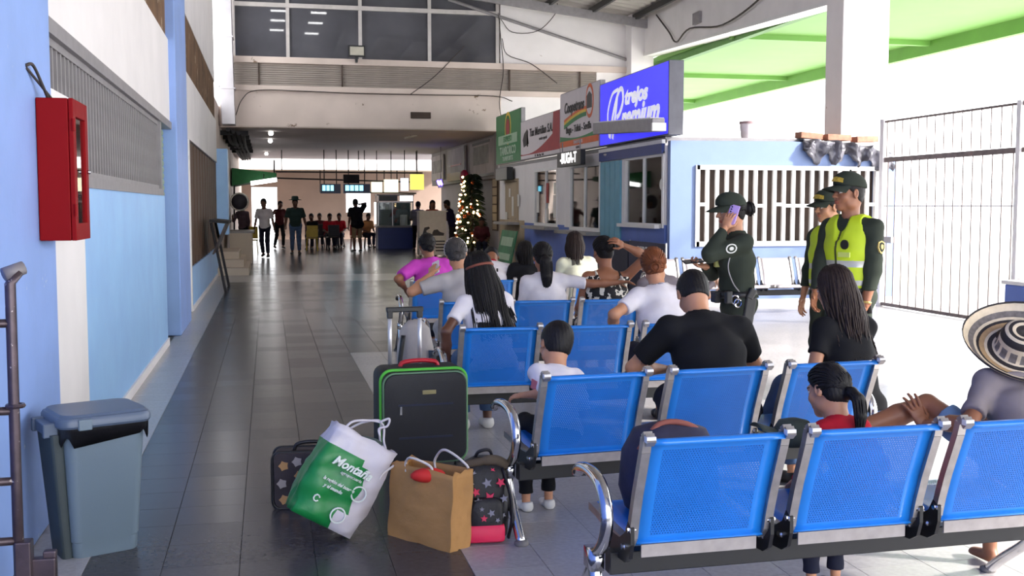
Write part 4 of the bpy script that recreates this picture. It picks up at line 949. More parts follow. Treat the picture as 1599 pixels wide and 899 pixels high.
kb_m = MB(); n_ = 24; kb_m.v = [p for r in rings for p in r]; kb_m.f = [(i * n_ + k, i * n_ + (k + 1) % n_, (i + 1) * n_ + (k + 1) % n_, (i + 1) * n_ + k) for i in range(12) for k in range(n_)] + [tuple(range(n_ - 1, -1, -1))]; kb_m.m = [0] * len(kb_m.f)
kb_m.build('bag_body', m_kraft, kb, solid=.003, smooth=True, angle=35)
top0 = np.array((0.018, 0, .36))
part('contents', MB().ball((c0 * .35 + c1 * .3 + c2 * .35) + np.array((-.03, .0, .335)), (.085, .045, .035)), mat('red_cloth', rgb(205, 40, 36), .7, var=.1), kb, smooth=True)
m_cord = mat('white_cord', rgb(214, 206, 200), .6, var=.05)
for a, b, dz in ((c0 * .75 + c1 * .25, c0 * .35 + c1 * .65, .055), (c3 * .6 + c2 * .4, c3 * .1 + c2 * .9, .085)):
    A, B = a + top0, b + top0; M = (A + B) / 2
    part('cord_handle', MB().tube(spline([A + (0, 0, -.03), A + (0, 0, .02), M + (-.03, -.02, dz), B + (0, 0, .02), B + (0, 0, -.03)], 6), .0065, 6), m_cord, kb, smooth=True)
part('cord_end', MB().tube(spline([c0 + (.03, -.01, .345), c0 + (-.03, -.02, .30), c0 + (-.075, -.02, .20)], 5), .006, 6), m_cord, kb, smooth=True)

# black backpack with stars
m_bp = mat('black_backpack_nylon', rgb(24, 22, 28), .55, var=.2, scale=20, bump=.25, bscale=60); m_pink = mat('hot_pink_panel', rgb(226, 40, 84), .55, var=.06)
bp_ = thing('backpack', 'black backpack printed with pink and grey stars, pink base', 'backpack', (.995, 5.09, 0), math.radians(-4))
def bpk_ring(w, d, z, sh): return rrect(w, d, min(w, d) * .42, z, 5, 0, sh)
part('bag_body', MB().loft([bpk_ring(.20, .14, .0, 0), bpk_ring(.235, .17, .02, 0), bpk_ring(.245, .185, .10, 0), bpk_ring(.245, .185, .22, .004), bpk_ring(.225, .165, .31, .01), bpk_ring(.17, .12, .37, .016), bpk_ring(.08, .06, .392, .02)]), m_bp, bp_, smooth=True)
part('pocket', MB().loft([rr_xz(.17, .20, .05, -.085, .02), rr_xz(.165, .195, .05, -.108, .022), rr_xz(.13, .16, .05, -.122, .04)]), m_bp, bp_, smooth=True)
part('base_panel', MB().loft([rr_xz(.185, .088, .02, -.088, .006), rr_xz(.180, .082, .02, -.122, .008), rr_xz(.15, .06, .02, -.134, .016)]), m_pink, bp_, smooth=True, angle=40)
m_star_p, m_star_g = mat('pink_star_print', rgb(222, 56, 92), .6, var=.05), mat('grey_star_print', rgb(140, 138, 150), .6, var=.1)
rs_ = random.Random(5)
for (x, z, r, c) in ((.02, .215, .032, 0), (-.045, .245, .022, 0), (.01, .285, .026, 1), (-.035, .205, .020, 1), (.025, .150, .02, 1), (.045, .18, .017, 0), (-.01, .125, .018, 0), (-.065, .285, .014, 1), (-.07, .165, .014, 1), (.075, .285, .024, 0), (.09, .21, .02, 1), (-.075, .11, .013, 1), (.055, .115, .013, 1), (-.05, .33, .012, 1), (.04, .34, .013, 0), (.085, .13, .014, 1), (-.02, .17, .012, 1), (-.09, .22, .014, 0)):
    th0 = rs_.uniform(0, 1.2); yb = -.126 if (abs(x) < .06 and z < .18) else (-.112 if (abs(x) < .075 and z < .21) else -.098 + .018 * max(0, (z - .24) / .1) + .05 * max(0, abs(x) - .07))
    pts = [(x + r * (1 if k % 2 == 0 else .45) * math.sin(th0 + k * math.pi / 5), yb + .3 * max(0, z - .27), z + r * (1 if k % 2 == 0 else .45) * math.cos(th0 + k * math.pi / 5)) for k in range(10)]
    part('star_print', MB().prism(pts, (0, .012, 0)), (m_star_p, m_star_g)[c], bp_)
part('strap', MB().tube(spline([(.115, -.06, .01), (.128, -.085, .10), (.122, -.085, .22), (.09, -.03, .34)], 6), .013, 6, flat=((1, 0, 0), .6)), m_bp, bp_, smooth=True)
part('flap', MB().tube(spline([(-.12, -.02, .355), (-.03, -.04, .378), (.05, -.035, .385), (.11, 0, .35)], 6), [.02] * 9 + [.026] * 10, 7), mat('olive_drab_cloth', rgb(84, 72, 58), .8, var=.2), bp_, smooth=True)
part('grab_loop', MB().tube(spline([(-.04, .02, .38), (-.02, .0, .42), (.03, .0, .425), (.05, .02, .38)], 5), .008, 6), m_bp, bp_, smooth=True)

# patterned small bag behind
m_flower = mat('brown_floral_print', rgb(58, 50, 54), .7, var=.1, scale=20)
fb = thing('handbag', 'small dark handbag with tan flower print behind the green shopping bag', 'bag', (.155, 5.86, 0), math.radians(-4))
part('bag_body', MB().loft([rr_xz(.27, .27, .03, .10, .005), rr_xz(.295, .30, .04, .07, 0), rr_xz(.295, .30, .04, -.05, 0), rr_xz(.28, .285, .04, -.07, .008)]), m_flower, fb, smooth=True, angle=35)
part('flap', MB().loft([rr_xz(.285, .15, .03, -.066, .15), rr_xz(.28, .145, .03, -.085, .152)]), m_flower, fb, smooth=True, angle=35)
part('piping', MB().tube(loop(.30, .30, .04, -.055, 0), .009, 6, closed=True), m_black, fb, smooth=True); part('piping', MB().tube(loop(.30, .30, .04, .075, 0), .009, 6, closed=True), m_black, fb, smooth=True)
part('handle', MB().tube(spline([(-.04, -.01, .30), (-.02, -.01, .335), (.05, -.01, .345), (.13, -.01, .335), (.15, -.01, .295)], 5), .011, 7), m_black, fb, smooth=True)
for i, (x, z, c) in enumerate(((-.09, .235, 0), (-.02, .255, 1), (.06, .225, 0), (-.10, .14, 1), (-.03, .10, 0), (.05, .12, 1), (-.09, .05, 0), (.02, .035, 1), (.10, .06, 0), (.11, .17, 1), (-.01, .18, 0))):
    col_ = mat(('tan_flower', 'cream_flower')[c], (rgb(190, 146, 96), rgb(176, 166, 160))[c], .7); y_ = -.0735 if z < .14 else -.088
    part('flower_print', MB().prism([(x + .028 * (1 if k % 2 else .72) * math.cos(k * math.pi / 5), y_, z + .028 * (1 if k % 2 else .72) * math.sin(k * math.pi / 5)) for k in range(10)], (0, .008, 0)), col_, fb)
# ---------------------------------------------------------------- ticket booths along the right of the passage
BX = 6.18
m_turq = mat('turquoise_paint', rgb(104, 168, 190), .5, var=.08, scale=4); m_navy = mat('navy_paint', rgb(40, 60, 128), .45, var=.06); m_tan = mat('tan_board', rgb(176, 156, 128), .6, var=.1, scale=3, stretch=(1, 1, .2))
m_paper = mat('paper', rgb(226, 222, 214), .7, var=.05); m_counter = mat('counter_grey', rgb(150, 146, 142), .45, var=.12, scale=5); m_interior = mat('booth_inside_brown', rgb(136, 96, 76), .7, var=.15, scale=1.5); m_interior2 = mat('booth_inside_grey', rgb(120, 116, 118), .7, var=.15, scale=1.5)
def booth(label, y0, y1, wallm, insidem, wy0, wy1, wz0, wz1, shelf=True, base_h=1.08, depth=2.3, frame=m_white_bar, group='ticket booths'):
    """front wall on x=BX facing the passage; window wy0..wy1, wz0..wz1"""
    t = thing('ticket_booth', label, 'booth', (BX, y0, 0), 0, group); L = y1 - y0; wy0 -= y0; wy1 -= y0; T = .09
    part('base_wall', MB().span((0, 0, 0), (T, L, wz0)), wallm, t)
    part('pier', MB().span((0, 0, wz0), (T, wy0, wz1)), m_white, t); part('pier', MB().span((0, wy1, wz0), (T, L, wz1)), m_white, t)
    part('head_wall', MB().span((0, 0, wz1), (T, L, 2.62)), m_white, t)
    part('side_wall', MB().span((T, 0, 0), (depth, .06, 2.6)), wallm, t); part('side_wall', MB().span((T, L - .06, 0), (depth, L, 2.6)), insidem, t)
    part('rear_wall', MB().span((depth, 0, 0), (depth + .08, L, 2.6)), insidem, t); part('roof', MB().span((0, 0, 2.62), (depth + .08, L, 2.70)), m_grey_steel, t)
    f_ = MB().span((-.02, wy0 - .05, wz0 - .05), (.06, wy0 + .02, wz1 + .05)).span((-.02, wy1 - .02, wz0 - .05), (.06, wy1 + .05, wz1 + .05)).span((-.02, wy0, wz0 - .05), (.06, wy1, wz0 + .02)).span((-.02, wy0, wz1 - .02), (.06, wy1, wz1 + .05)); m_ = (wy0 + wy1) / 2
    f_.span((-.01, m_ - .02, wz0), (.05, m_ + .02, wz1)); fo = part('window_frame', f_, frame, t); part('added_fill_tube', MB().tube([(1.0, L * .25, 2.5), (1.0, L * .75, 2.5)], .04, 6), mat('booth_fill_glow', (1, .96, .9, 1), .4, var=0, emit=6), t); part('fill_tube_mount', MB().span((.95, L * .25, 2.53), (1.05, L * .75, 2.62)), m_white_bar, t)  # glowing tube and its mount are added to brighten the booth interior
    part('pane', MB().span((.02, wy0, wz0), (.026, m_, wz1)), m_glass, fo); part('pane', MB().span((.02, m_, wz0), (.026, wy1, wz1)), m_glass, fo)
    if shelf: part('counter', MB().span((-.32, wy0 - .15, wz0 - .12), (.35, wy1 + .15, wz0 - .05)), m_counter, t, bevel=.008)
    return t
A = booth('pale blue corner ticket booth under the bright blue sign', 16.46, 19.70, m_blue_booth, m_interior, 16.55, 18.40, 1.30, 2.42, shelf=False, depth=2.6)
part('fascia', MB().span((-.05, .04, 2.44), (.0, 3.4, 2.62)), m_navy, A); part('fascia_edge', MB().span((-.06, .0, 2.60), (.02, 3.4, 2.66)), m_white_bar, A)
text('lettering', 'trejos', m_paper, A, (-.056, 3.0, 2.56), (math.pi / 2, 0, -math.pi / 2), .07, .002)
for k in range(4): part('panel', MB().span((-.035, 2.18 + .30 * k, .05), (.0, 2.46 + .30 * k, 2.42)), m_turq, A)
part('sill', MB().span((-.10, .2, 1.24), (.05, 2.15, 1.30)), m_white_bar, A)
# pale end wall facing the hall, with the long barred window
ew = thing('booth_end_wall', 'pale blue end wall of the corner booth with a long white barred window', 'wall', (0, 0, 0)); ey = 16.28
X1 = 10.14; z0w, z1w, x0w, x1w = 1.01, 2.21, 6.66, 9.80
part('wall_panel', MB().span((BX + .02, ey - .0, 0), (X1, ey + .12, z0w)), m_blue_pale, ew); part('wall_panel', MB().span((BX + .02, ey, z0w), (x0w, ey + .12, z1w)), m_blue_pale, ew); part('wall_panel', MB().span((x1w, ey, z0w), (X1, ey + .12, z1w)), m_blue_pale, ew)
part('wall_panel', MB().prism([(BX + .02, ey, z1w), (X1, ey, z1w), (X1, ey, 2.40), (9.2, ey, 2.58), (8.3, ey, 2.645), (BX + .02, ey, 2.63)], (0, .12, 0)), m_blue_pale, ew)
part('side_return', MB().span((X1 - .12, ey + .12, 0), (X1, 18.0, 2.38)), m_blue_pale, ew)
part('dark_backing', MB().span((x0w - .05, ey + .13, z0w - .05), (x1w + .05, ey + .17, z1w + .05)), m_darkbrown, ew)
gr = part('window_frame', MB().span((x0w - .02, ey - .03, z0w - .05), (x1w + .02, ey + .05, z0w + .03)).span((x0w - .02, ey - .03, z1w - .03), (x1w + .02, ey + .05, z1w + .04)).span((x0w - .04, ey - .03, z0w - .05), (x0w + .03, ey + .05, z1w + .04)).span((x1w - .03, ey - .03, z0w - .05), (x1w + .04, ey + .05, z1w + .04)), m_white_bar, ew)
vb = MB().box((0, 0, 0), (.058, .05, z1w - z0w)).mesh('bar', m_white_bar); nb = 19; dxb = (x1w - x0w) / nb; hb = MB().box((0, 0, 0), (dxb - .06, .045, .055)).mesh('cross_bar', m_white_bar)
for k in range(1, nb): link('bar', vb, gr).location = (x0w + k * dxb, ey + .01, (z0w + z1w) / 2)
for k in range(nb):
    if k % 4 in (0, 2) or k in (5, 9, 11): link('cross_bar', hb, gr).location = (x0w + (k + .5) * dxb, ey + .01, z0w + (.62 if k % 4 == 0 or k > 12 else .60))
part('skirting', MB().span((BX + .02, ey - .02, 0), (X1, ey, .10)), m_white, ew)

B = booth('ticket booth with the red lit destination strip, second from the corner', 19.70, 22.5, m_blue_booth, m_interior2, 19.95, 22.0, 1.16, 2.40)
Cb = booth('ticket booth with white framed window and papers, below the red and white sign', 22.5, 26.2, m_blue_booth, m_interior2, 23.1, 25.1, 1.20, 2.42)
D_ = booth('tan boarded ticket booth at the far end, below the green sign', 26.2, 29.15, m_tan, m_tan, 26.9, 28.3, 1.25, 2.25, shelf=True, frame=m_tan)
part('board', MB().span((-.02, .75, 1.28), (.015, 2.05, 2.22)), m_tan, D_)
for (y, z, w, h) in ((.55, 1.75, .22, .30), (1.2, 1.60, .2, .5), (1.55, 1.95, .18, .22), (2.0, 1.35, .25, .2)): part('notice', MB().box((-.03, y, z), (.006, w, h)), m_paper, D_)
for (y, z, w, h, m) in ((.55, 2.0, .35, .25, m_paper), (.6, 1.6, .32, .5, m_paper), (1.35, 1.9, .30, .45, mat('red_notice', rgb(170, 70, 60), .6)), (1.4, 1.4, .3, .3, m_paper), (2.2, 1.7, .25, .5, m_paper)): part('notice', MB().box((.012, y + .2, z), (.006, w, h)), m, Cb)
part('poster', MB().box((.25, 1.7, 1.7), (.01, 1.0, .9)), m_interior2, Cb)
for (y, z, w, h, m) in ((.5, 1.75, .3, .55, m_darkbrown), (1.0, 1.6, .2, .35, m_paper), (1.5, 1.35, .9, .04, m_counter)): part('fitting', MB().box((1.0, y, z), (.25, w, h)), m, B)
part('monitor', MB().box((.9, 1.3, 1.78), (.05, .45, .30)).box((.95, 1.3, 1.55), (.03, .05, .2)), m_black, A); part('shelf', MB().box((1.6, 1.4, 1.55), (.4, 1.6, .04)), m_counter, A); part('notice', MB().box((.03, .45, 1.9), (.006, .25, .2)), m_paper, A); part('sticker', MB().lathe([(.09, -.004), (.09, .004)], (-.012, .12, 1.95), 16, R=np.array([[0, 0, 1], [0, 1, 0], [-1, 0, 0]], float)), m_paper, A)
part('red_curtain', MB().sheet(lambda u, v: (.5 + .03 * math.sin(u * 25), 1.2 + .85 * u, 1.32 + 1.05 * v), 16, 2), mat('terracotta_cloth', rgb(170, 100, 80), .8), A, smooth=True)

# lettered signs over the booths (faces look along -x)
SR = (math.pi / 2, 0, -math.pi / 2)
def sign(label, y0, y1, z0, z1, facem, thick, name='shop_sign', casem=m_grey_steel, x=BX - .10):
    t = thing(name, label, 'sign', (x, y0, z0), 0, 'signs over the ticket booths'); L, Hh = y1 - y0, z1 - z0
    part('case', MB().span((.012, 0, 0), (thick, L, Hh)), casem, t, bevel=.008); part('face', MB().span((0, .02, .02), (.012, L - .02, Hh - .02)), facem, t); return t, L, Hh
def sgn_poly(t, pts, m, name='emblem', dx=-.006): return part(name, MB().prism([(dx, y, z) for y, z in pts], (.006, 0, 0)), m, t)
m_sblue = mat('lit_blue_sign_face', rgb(48, 44, 232), .35, var=.03, emit=.55); m_swhite = mat('white_sign_lettering', rgb(245, 245, 245), .4, var=0, emit=.25)
s1, L1, H1 = sign('tall bright blue sign box with white lettering at the near corner', 16.10, 19.66, 2.71, 3.86, m_sblue, .26, casem=mat('sign_case_grey', rgb(104, 104, 112), .5, .2))
text('lettering', 'trejos', m_swhite, s1, (-.008, 1.52, .76), SR, .36, .004, .016, .25, sx=1.35); text('lettering', 'remium', m_swhite, s1, (-.008, 1.38, .40), SR, .60, .004, .020, .45, sx=1.02)
pP = MB(); pP.tube(spline([(-.008, 2.92, .12), (-.008, 2.72, .55), (-.008, 2.42, .90), (-.008, 2.22, .92), (-.008, 2.18, .72), (-.008, 2.36, .52), (-.008, 2.52, .46)], 6), [.05] * 37, 6, flat=((1, 0, 0), .1)); pP.tube(spline([(-.008, 2.50, .82), (-.008, 2.62, .45), (-.008, 2.76, .10)], 5), .05, 6, flat=((1, 0, 0), .1)); pP.tube(spline([(-.008, 2.95, .14), (-.008, 3.05, .55), (-.008, 2.80, .88), (-.008, 2.45, .95)], 5), .035, 6, flat=((1, 0, 0), .1))
part('lettering', pP, m_swhite, s1)
tl = thing('sign_lamp', 'long grey lamp trough fixed across the bright blue sign', 'lamp', (0, 0, 0)); tb_ = MB(); square_tube(tb_, (5.80, 15.75, 2.83), (5.86, 19.05, 3.00), .20, .20); part('trough', tb_, m_grey_steel, tl, bevel=.01)
tb2 = MB(); square_tube(tb2, (5.80, 15.8, 2.935), (5.86, 19.0, 3.105), .21, .02); part('top_tray', tb2, m_white_bar, tl); part('end_cap', MB().box((5.80, 15.74, 2.80), (.22, .05, .12)), m_white_bar, tl)
for y in (16.4, 18.6): part('bracket', MB().span((5.85, y, 2.88), (6.09, y + .06, 2.94)), m_grey_steel, tl)
m_sw = mat('white_sign_face', rgb(226, 218, 222), .4, var=.03); m_or = mat('orange_print', rgb(226, 104, 44), .5); m_gr = mat('green_print', rgb(52, 134, 76), .5); m_blk = mat('black_print', rgb(46, 42, 46), .5); m_rd = mat('red_print', rgb(168, 44, 54), .5); m_ye = mat('yellow_print', rgb(236, 196, 70), .5)
s2, L2_, H2_ = sign('white sign with orange and green stripes, next to the bright blue sign', 19.70, 22.5, 2.71, 3.96, m_sw, .12)
sgn_poly(s2, [(.03, .12), (L2_ - .03, .12), (L2_ - .03, .24), (.03, .24)], m_or, 'stripe'); sgn_poly(s2, [(.03, .24)] + [(.03 + (L2_ - .06) * k / 10, .33 - .08 * math.sin(math.pi * k / 10) + (0.02)) for k in range(11)] + [(L2_ - .03, .24)], m_gr, 'stripe')
text('lettering', 'Coopetrans', m_blk, s2, (-.008, 1.72, .90), SR, .30, .003, .008, .2, sx=1.0); text('lettering', 'Buga - Tuluá - Sevilla', m_blk, s2, (-.008, 1.40, .45), SR, .20, .003, .003, sx=1.08); text('lettering', 'TRANSPORTES', m_sw, s2, (-.010, 1.40, .18), SR, .10, .003); text('lettering', 'AGENCIA', m_blk, s2, (-.008, 1.4, .07), SR, .07, .002)
for r, m, dx in ((.33, m_or, -.005), (.26, m_sw, -.008)): sgn_poly(s2, [(.62 + r * .78 * math.cos(a), .92 + r * math.sin(a)) for a in np.linspace(0, 2 * math.pi, 25)[:-1]], m, 'emblem', dx)
sgn_poly(s2, [(.45, .78), (.80, .78), (.80, 1.02), (.62, 1.10), (.45, 1.02)], m_blk, 'emblem', -.010)
for k, m in enumerate((m_or, m_ye, m_gr)): sgn_poly(s2, [(2.45 - 1.6 * q / 8, .60 - .055 * k + .16 * math.sin(q / 8 * 1.6)) for q in range(9)] + [(2.45 - 1.6 * q / 8, .68 - .055 * k + .16 * math.sin(q / 8 * 1.6)) for q in range(8, -1, -1)], m, 'stripe', -.007 - .001 * k)
s3, L3, H3 = sign('white sign with a red swoosh and a small black emblem', 22.5, 26.2, 2.72, 3.66, m_sw, .12)
sgn_poly(s3, [(.02, .16)] + [(L3 * k / 12 + .0, .62 - .50 * math.sin(min(1, (k / 12) * 1.25) * math.pi / 2) ** 1.0 + .0) for k in range(1, 12)] + [(L3 - .03, .14), (L3 - .03, .10), (.02, .10)], m_rd, 'stripe'); sgn_poly(s3, [(.03, .16), (.50, .16), (.62, .5), (.55, .92), (.03, .92)], m_rd, 'stripe', -.005)
text('lettering', 'Tax Meridian S.A.', m_blk, s3, (-.008, 1.68, .60), SR, .26, .003, .004, .15, sx=1.15); text('lettering', 'servicio especial', m_blk, s3, (-.008, 1.45, .42), SR, .11, .002); text('lettering', 'Cali   Tuluá   Buga   Sevilla', m_blk, s3, (-.008, 1.8, .055), SR, .08, .002)
sgn_poly(s3, [(2.85, .36), (3.35, .30), (3.45, .48), (3.30, .62), (3.05, .70), (2.95, .58)], m_blk); sgn_poly(s3, [(2.92, .30), (3.02, .30), (3.02, .72), (2.92, .66)], m_blk)
s4, L4, H4 = sign('green sign with a yellow and red emblem at the far end of the booths', 26.2, 29.15, 2.71, 4.02, mat('green_sign_face', rgb(30, 124, 66), .45, var=.05), .12)
for r, m, dx in ((.42, m_ye, -.004), (.33, mat('green_sign_dark', rgb(26, 110, 58), .5), -.006), (.24, m_rd, -.008)): sgn_poly(s4, [(1.45 + r * .85 * math.cos(a), .90 + r * math.sin(a)) for a in np.linspace(0, 2 * math.pi, 21)[:-1]], m, 'emblem', dx)
sgn_poly(s4, [(.35, .50), (2.6, .50), (2.6, .74), (.35, .74)], mat('pale_green_print', rgb(160, 190, 160), .5), 'band', -.010); text('lettering', 'TAMBORICO', mat('pale_green_text', rgb(190, 214, 190), .5), s4, (-.010, 1.45, .32), SR, .30, .003, .006, sx=1.1); text('lettering', 'TRANSPORTES', MATS['pale_green_text'], s4, (-.010, 1.45, .12), SR, .16, .003, .003, sx=1.2); text('lettering', 'EXPRESO', m_gr, s4, (-.014, 1.45, .62), SR, .2, .002, .004, sx=1.2)
led = thing('led_sign', 'black LED strip with lit white letters hanging in front of the second booth', 'sign', (5.88, 20.25, 2.40)); part('case', MB().span((0, 0, 0), (.10, 1.75, .30)), m_black, led, bevel=.008)
text('lettering', '-BUGA-T', mat('led_white', (1, .97, .95, 1), .4, var=0, emit=.8), led, (-.006, .88, .155), SR, .29, .004, .006, sx=1.05); part('hanger', MB().tube([(.05, .2, .3), (.05, .2, .5)], .012, 5).tube([(.05, 1.5, .3), (.05, 1.5, .5)], .012, 5), m_grey_steel, led)
bk_ = tag(MB().span((5.95, 27.2, 2.28), (6.12, 28.6, 2.60)).build('speaker_bar', m_black, None, bevel=.01), 'black box under the green sign on the tan booth', 'box')
db = thing('destination_board', 'dark navy board with white destination names leaning by the corner booth', 'board', (5.98, 15.9, 0), math.radians(0)); part('panel', MB().span((0, 0, .12), (.04, 1.72, 1.02)), mat('navy_board', rgb(44, 46, 72), .5), db); part('leg', MB().tube([(.02, .0, 0), (.02, .0, 1.03)], .014, 6), m_white_bar, db); part('leg', MB().tube([(.02, 1.72, 0), (.02, 1.72, 1.03)], .014, 6), m_white_bar, db)
for i, s_ in enumerate(('PEREIRA', 'ARMENIA')): text('lettering', s_, m_paper, db, (-.006, .85, .86 - .24 * i), SR, .21, .003, .004, sx=1.15)
db2 = thing('notice_board', 'low dark panel with a pale sheet beside the navy destination board', 'board', (6.0, 17.75, 0)); part('panel', MB().span((0, 0, .1), (.05, 1.75, 1.0)), mat('dark_panel', rgb(58, 58, 72), .6), db2); part('leg', MB().span((0, .05, 0), (.05, .1, .1)), m_dark, db2); part('leg', MB().span((0, 1.65, 0), (.05, 1.7, .1)), m_dark, db2); part('sheet', MB().span((-.008, .95, .55), (0, 1.6, .95)), mat('grey_sheet', rgb(170, 168, 178), .6), db2)
ab = thing('a_board', 'green and white poster stand below the tan booth', 'board', (5.75, 25.6, 0)); part('panel', MB().prism([(-.10, 0, .03), (-.10, 1.7, .03), (.10, 1.7, 1.0), (.10, 0, 1.0)], (.03, 0, 0)), mat('green_poster', rgb(36, 120, 76), .5, var=.3, scale=3), ab); part('prop', MB().tube([(.35, .85, 0), (.12, .85, .95)], .02, 5), m_grey_steel, ab)
for z, h in ((.28, .16), (.62, .22)): part('print_band', MB().prism([(-.105 + .2 * (z - .03) / .97 - .004, .2, z), (-.105 + .2 * (z - .03) / .97 - .004, 1.5, z), (-.105 + .2 * (z + h - .03) / .97 - .004, 1.5, z + h), (-.105 + .2 * (z + h - .03) / .97 - .004, .2, z + h)], (.004, 0, 0)), MATS['pale_green_print'], ab)
# things on the corner booth roof
jr = thing('paint_tub', 'small pale plastic tub standing on the corner booth roof', 'tub', tuple(at(1167, 217, 16.9)[:2]) + (2.70,)); part('tub', MB().lathe([(.10, 0), (.125, .22), (.125, .26)], n=16), mat('pale_plastic', rgb(226, 214, 218), .5), jr, smooth=True, angle=40); part('lid', MB().lathe([(.135, .26), (.135, .30), (.0, .305)], n=16), mat('brown_lid', rgb(150, 120, 122), .5), jr, smooth=True, angle=40)
m_tarp = mat('grey_black_tarpaulin', rgb(92, 90, 98), .32, .25, var=.6, scale=3.5)
tp = MB(); nx_, ny_ = 46, 10
def tarp(u, v):
    x = 8.45 + u * 1.60; e = 2.665 - .22 * max(0, (x - 8.6) / 1.6) ** 2; q = v * .95
    if q < .35: y, z = 17.0 - (q / .35) * .62, e + .02
    else: y, z = 16.38 - .14 - .02, e - (q - .35) * (.34 + .28 * math.sin(u * 13) ** 2 + .45 * max(0, u - .72))
    c_ = (q > .3); return (x + .02 * math.sin(v * 9) + .03 * math.sin(u * 17 + v * 5) * c_, y + (.045 * math.sin(u * 38 + v * 3) + .03 * math.sin(u * 91 + v * 17)) * c_ - .02 * c_, z + .02 * math.sin(u * 31 + v * 7) + .022 * math.sin(u * 67 - v * 11) * c_)
tp.sheet(tarp, nx_, ny_); tag(tp.build('tarpaulin', m_tarp, None, smooth=True, solid=.006), 'crumpled grey black plastic sheet hanging over the booth roof edge', 'tarpaulin')
m_brick = mat('brick_clay', rgb(168, 120, 98), .8, var=.25, scale=8, bump=.4, bscale=30)
for i, (x, l, s_) in enumerate(((8.80, .42, 'pale clay brick nearest the white tub, weighing down the plastic sheet'), (9.30, .46, 'clay brick between two others on the plastic sheet'), (9.82, .42, 'clay brick nearest the gate, weighing down the plastic sheet'))):
    tag(MB().box((0, 0, 0), (l, .20, .10), rot=(0, .06 - .05 * i, .1)).build('brick', m_brick, None, bevel=.008, loc=(x, 16.72, 2.765 - .022 * i)), s_, 'brick', 'bricks on the booth roof')

# ---------------------------------------------------------------- yard gate and fence on the right
gx = 9.62; m_gbar = mat('gate_bar_paint', rgb(116, 102, 98), .5, .1, var=.25, scale=10, chips=(rgb(150, 96, 78), 14, .66)); m_gw = mat('gate_white_paint', rgb(238, 234, 234), .5, var=.05)
g = thing('yard_gate', 'tall white barred yard gate beside the pale blue booth', 'gate', (gx, 0, 0)); gy0, gy1 = 12.62, 15.75
bm = MB().tube([(0, 0, .04), (0, 0, 2.30)], .010, 6).mesh('bar', m_gbar); bu = MB().tube([(0, 0, 2.38), (0, 0, 2.93)], .009, 6).mesh('upper_bar', m_gbar); k = 0; y = gy1 - .1
while y > gy0:
    link('bar', bm, g).location = (0, y, 0); link('upper_bar', bu, g).location = (0, y + .05, 0); y -= .213
for nm, z, w in (('bottom_rail', .04, .05), ('top_rail', 2.335, .075), ('crown_rail', 2.94, .03)): part(nm, MB().span((-.025, gy0 - .05, z - w / 2), (.025, gy1, z + w / 2)), m_gbar, g)
part('mid_rail', MB().span((-.006, gy0, 1.595), (.006, gy1, 1.615)), m_gw, g); part('post', MB().span((-.05, gy1 - .02, 0), (.05, gy1 + .08, 2.98)), m_gw, g); part('post', MB().span((-.05, gy0 - .13, 0), (.05, gy0 - .05, 2.98)), m_gw, g)
part('lock_box', MB().span((-.06, gy1 - .32, 1.02), (.03, gy1 - .04, 1.12)), m_grey_steel, g, bevel=.006)
f2 = thing('yard_fence', 'white barred fence continuing from the gate toward the front', 'fence', (gx, 0, 0)); y = gy0 - .3
while y > 9.6:
    link('bar', bm, f2).location = (0, y, 0); link('upper_bar', bu, f2).location = (0, y, 0); y -= .213
for nm, z in (('bottom_rail', .62), ('top_rail', 2.335), ('crown_rail', 2.94)): part(nm, MB().span((-.025, 9.5, z - .03), (.025, gy0 - .14, z + .03)), m_gbar, f2)
bc = thing('blue_container', 'blue panel box with white rim in front of the fence', 'container', (9.52, 11.45, 0)); part('box', MB().span((-.25, -.9, .0), (.2, .85, .60)), m_blue_booth, bc, bevel=.02); part('rim', MB().span((-.28, -.92, .60), (.22, .88, .65)), m_white_bar, bc, bevel=.008)

# ---------------------------------------------------------------- shops beyond the facade on the right
m_shopw = mat('shop_front_grey', rgb(160, 154, 156), .6, var=.08, scale=1.5)
wall('wall_right', (6.9, 29.95, 0), (7.1, 44, 3.7), m_shopw); wall('wall_right', (6.52, 29.95, 2.42), (6.9, 44, 3.7), m_shopw)
m_bill = mat('billboard_paper', rgb(196, 190, 192), .6, var=.2, scale=1.5)
def board(label, y0, y1, z0, z1, bands):
    t = thing('banner', label, 'banner', (6.44, y0, z0), 0, 'banners over the far shops'); part('panel', MB().span((0, 0, 0), (.06, y1 - y0, z1 - z0)), m_bill, t)
    for (a, b, c, d, m) in bands: part('print_band', MB().span((-.008, a * (y1 - y0), c * (z1 - z0)), (0, b * (y1 - y0), d * (z1 - z0))), m, t)
board('pale banner with a framed picture over the far shops, nearest the facade', 31.0, 35.0, 2.5, 3.62, ((.0, 1, .0, .08, m_blk), (.25, .85, .35, .85, mat('faded_print', rgb(140, 140, 136), .6, var=.4, scale=3)), (.2, .9, .90, .97, m_blk)))
board('white banner with a red lower band over the far shops', 36.0, 39.6, 2.5, 3.62, ((.0, 1, .0, .25, mat('maroon_print', rgb(130, 62, 58), .5)), (.0, .05, .0, 1, m_blk), (.2, .8, .45, .5, m_rd)))
board('narrow white banner over the farthest shop', 40.6, 43.6, 2.6, 3.55, ((.1, .9, .3, .8, MATS['faded_print']),))
pk = thing('paper_lantern', 'bright pink paper bow hung over the shop by the lit tree', 'ornament', (6.35, 35.6, 2.56)); m_pkp = mat('pink_paper', rgb(220, 30, 90), .6)
for a in range(7): part('petal', MB().ball((.0, .26 * math.cos(a * .9), .10 * math.sin(a * .9)), (.10, .22, .16), n=8), m_pkp, pk, smooth=True)
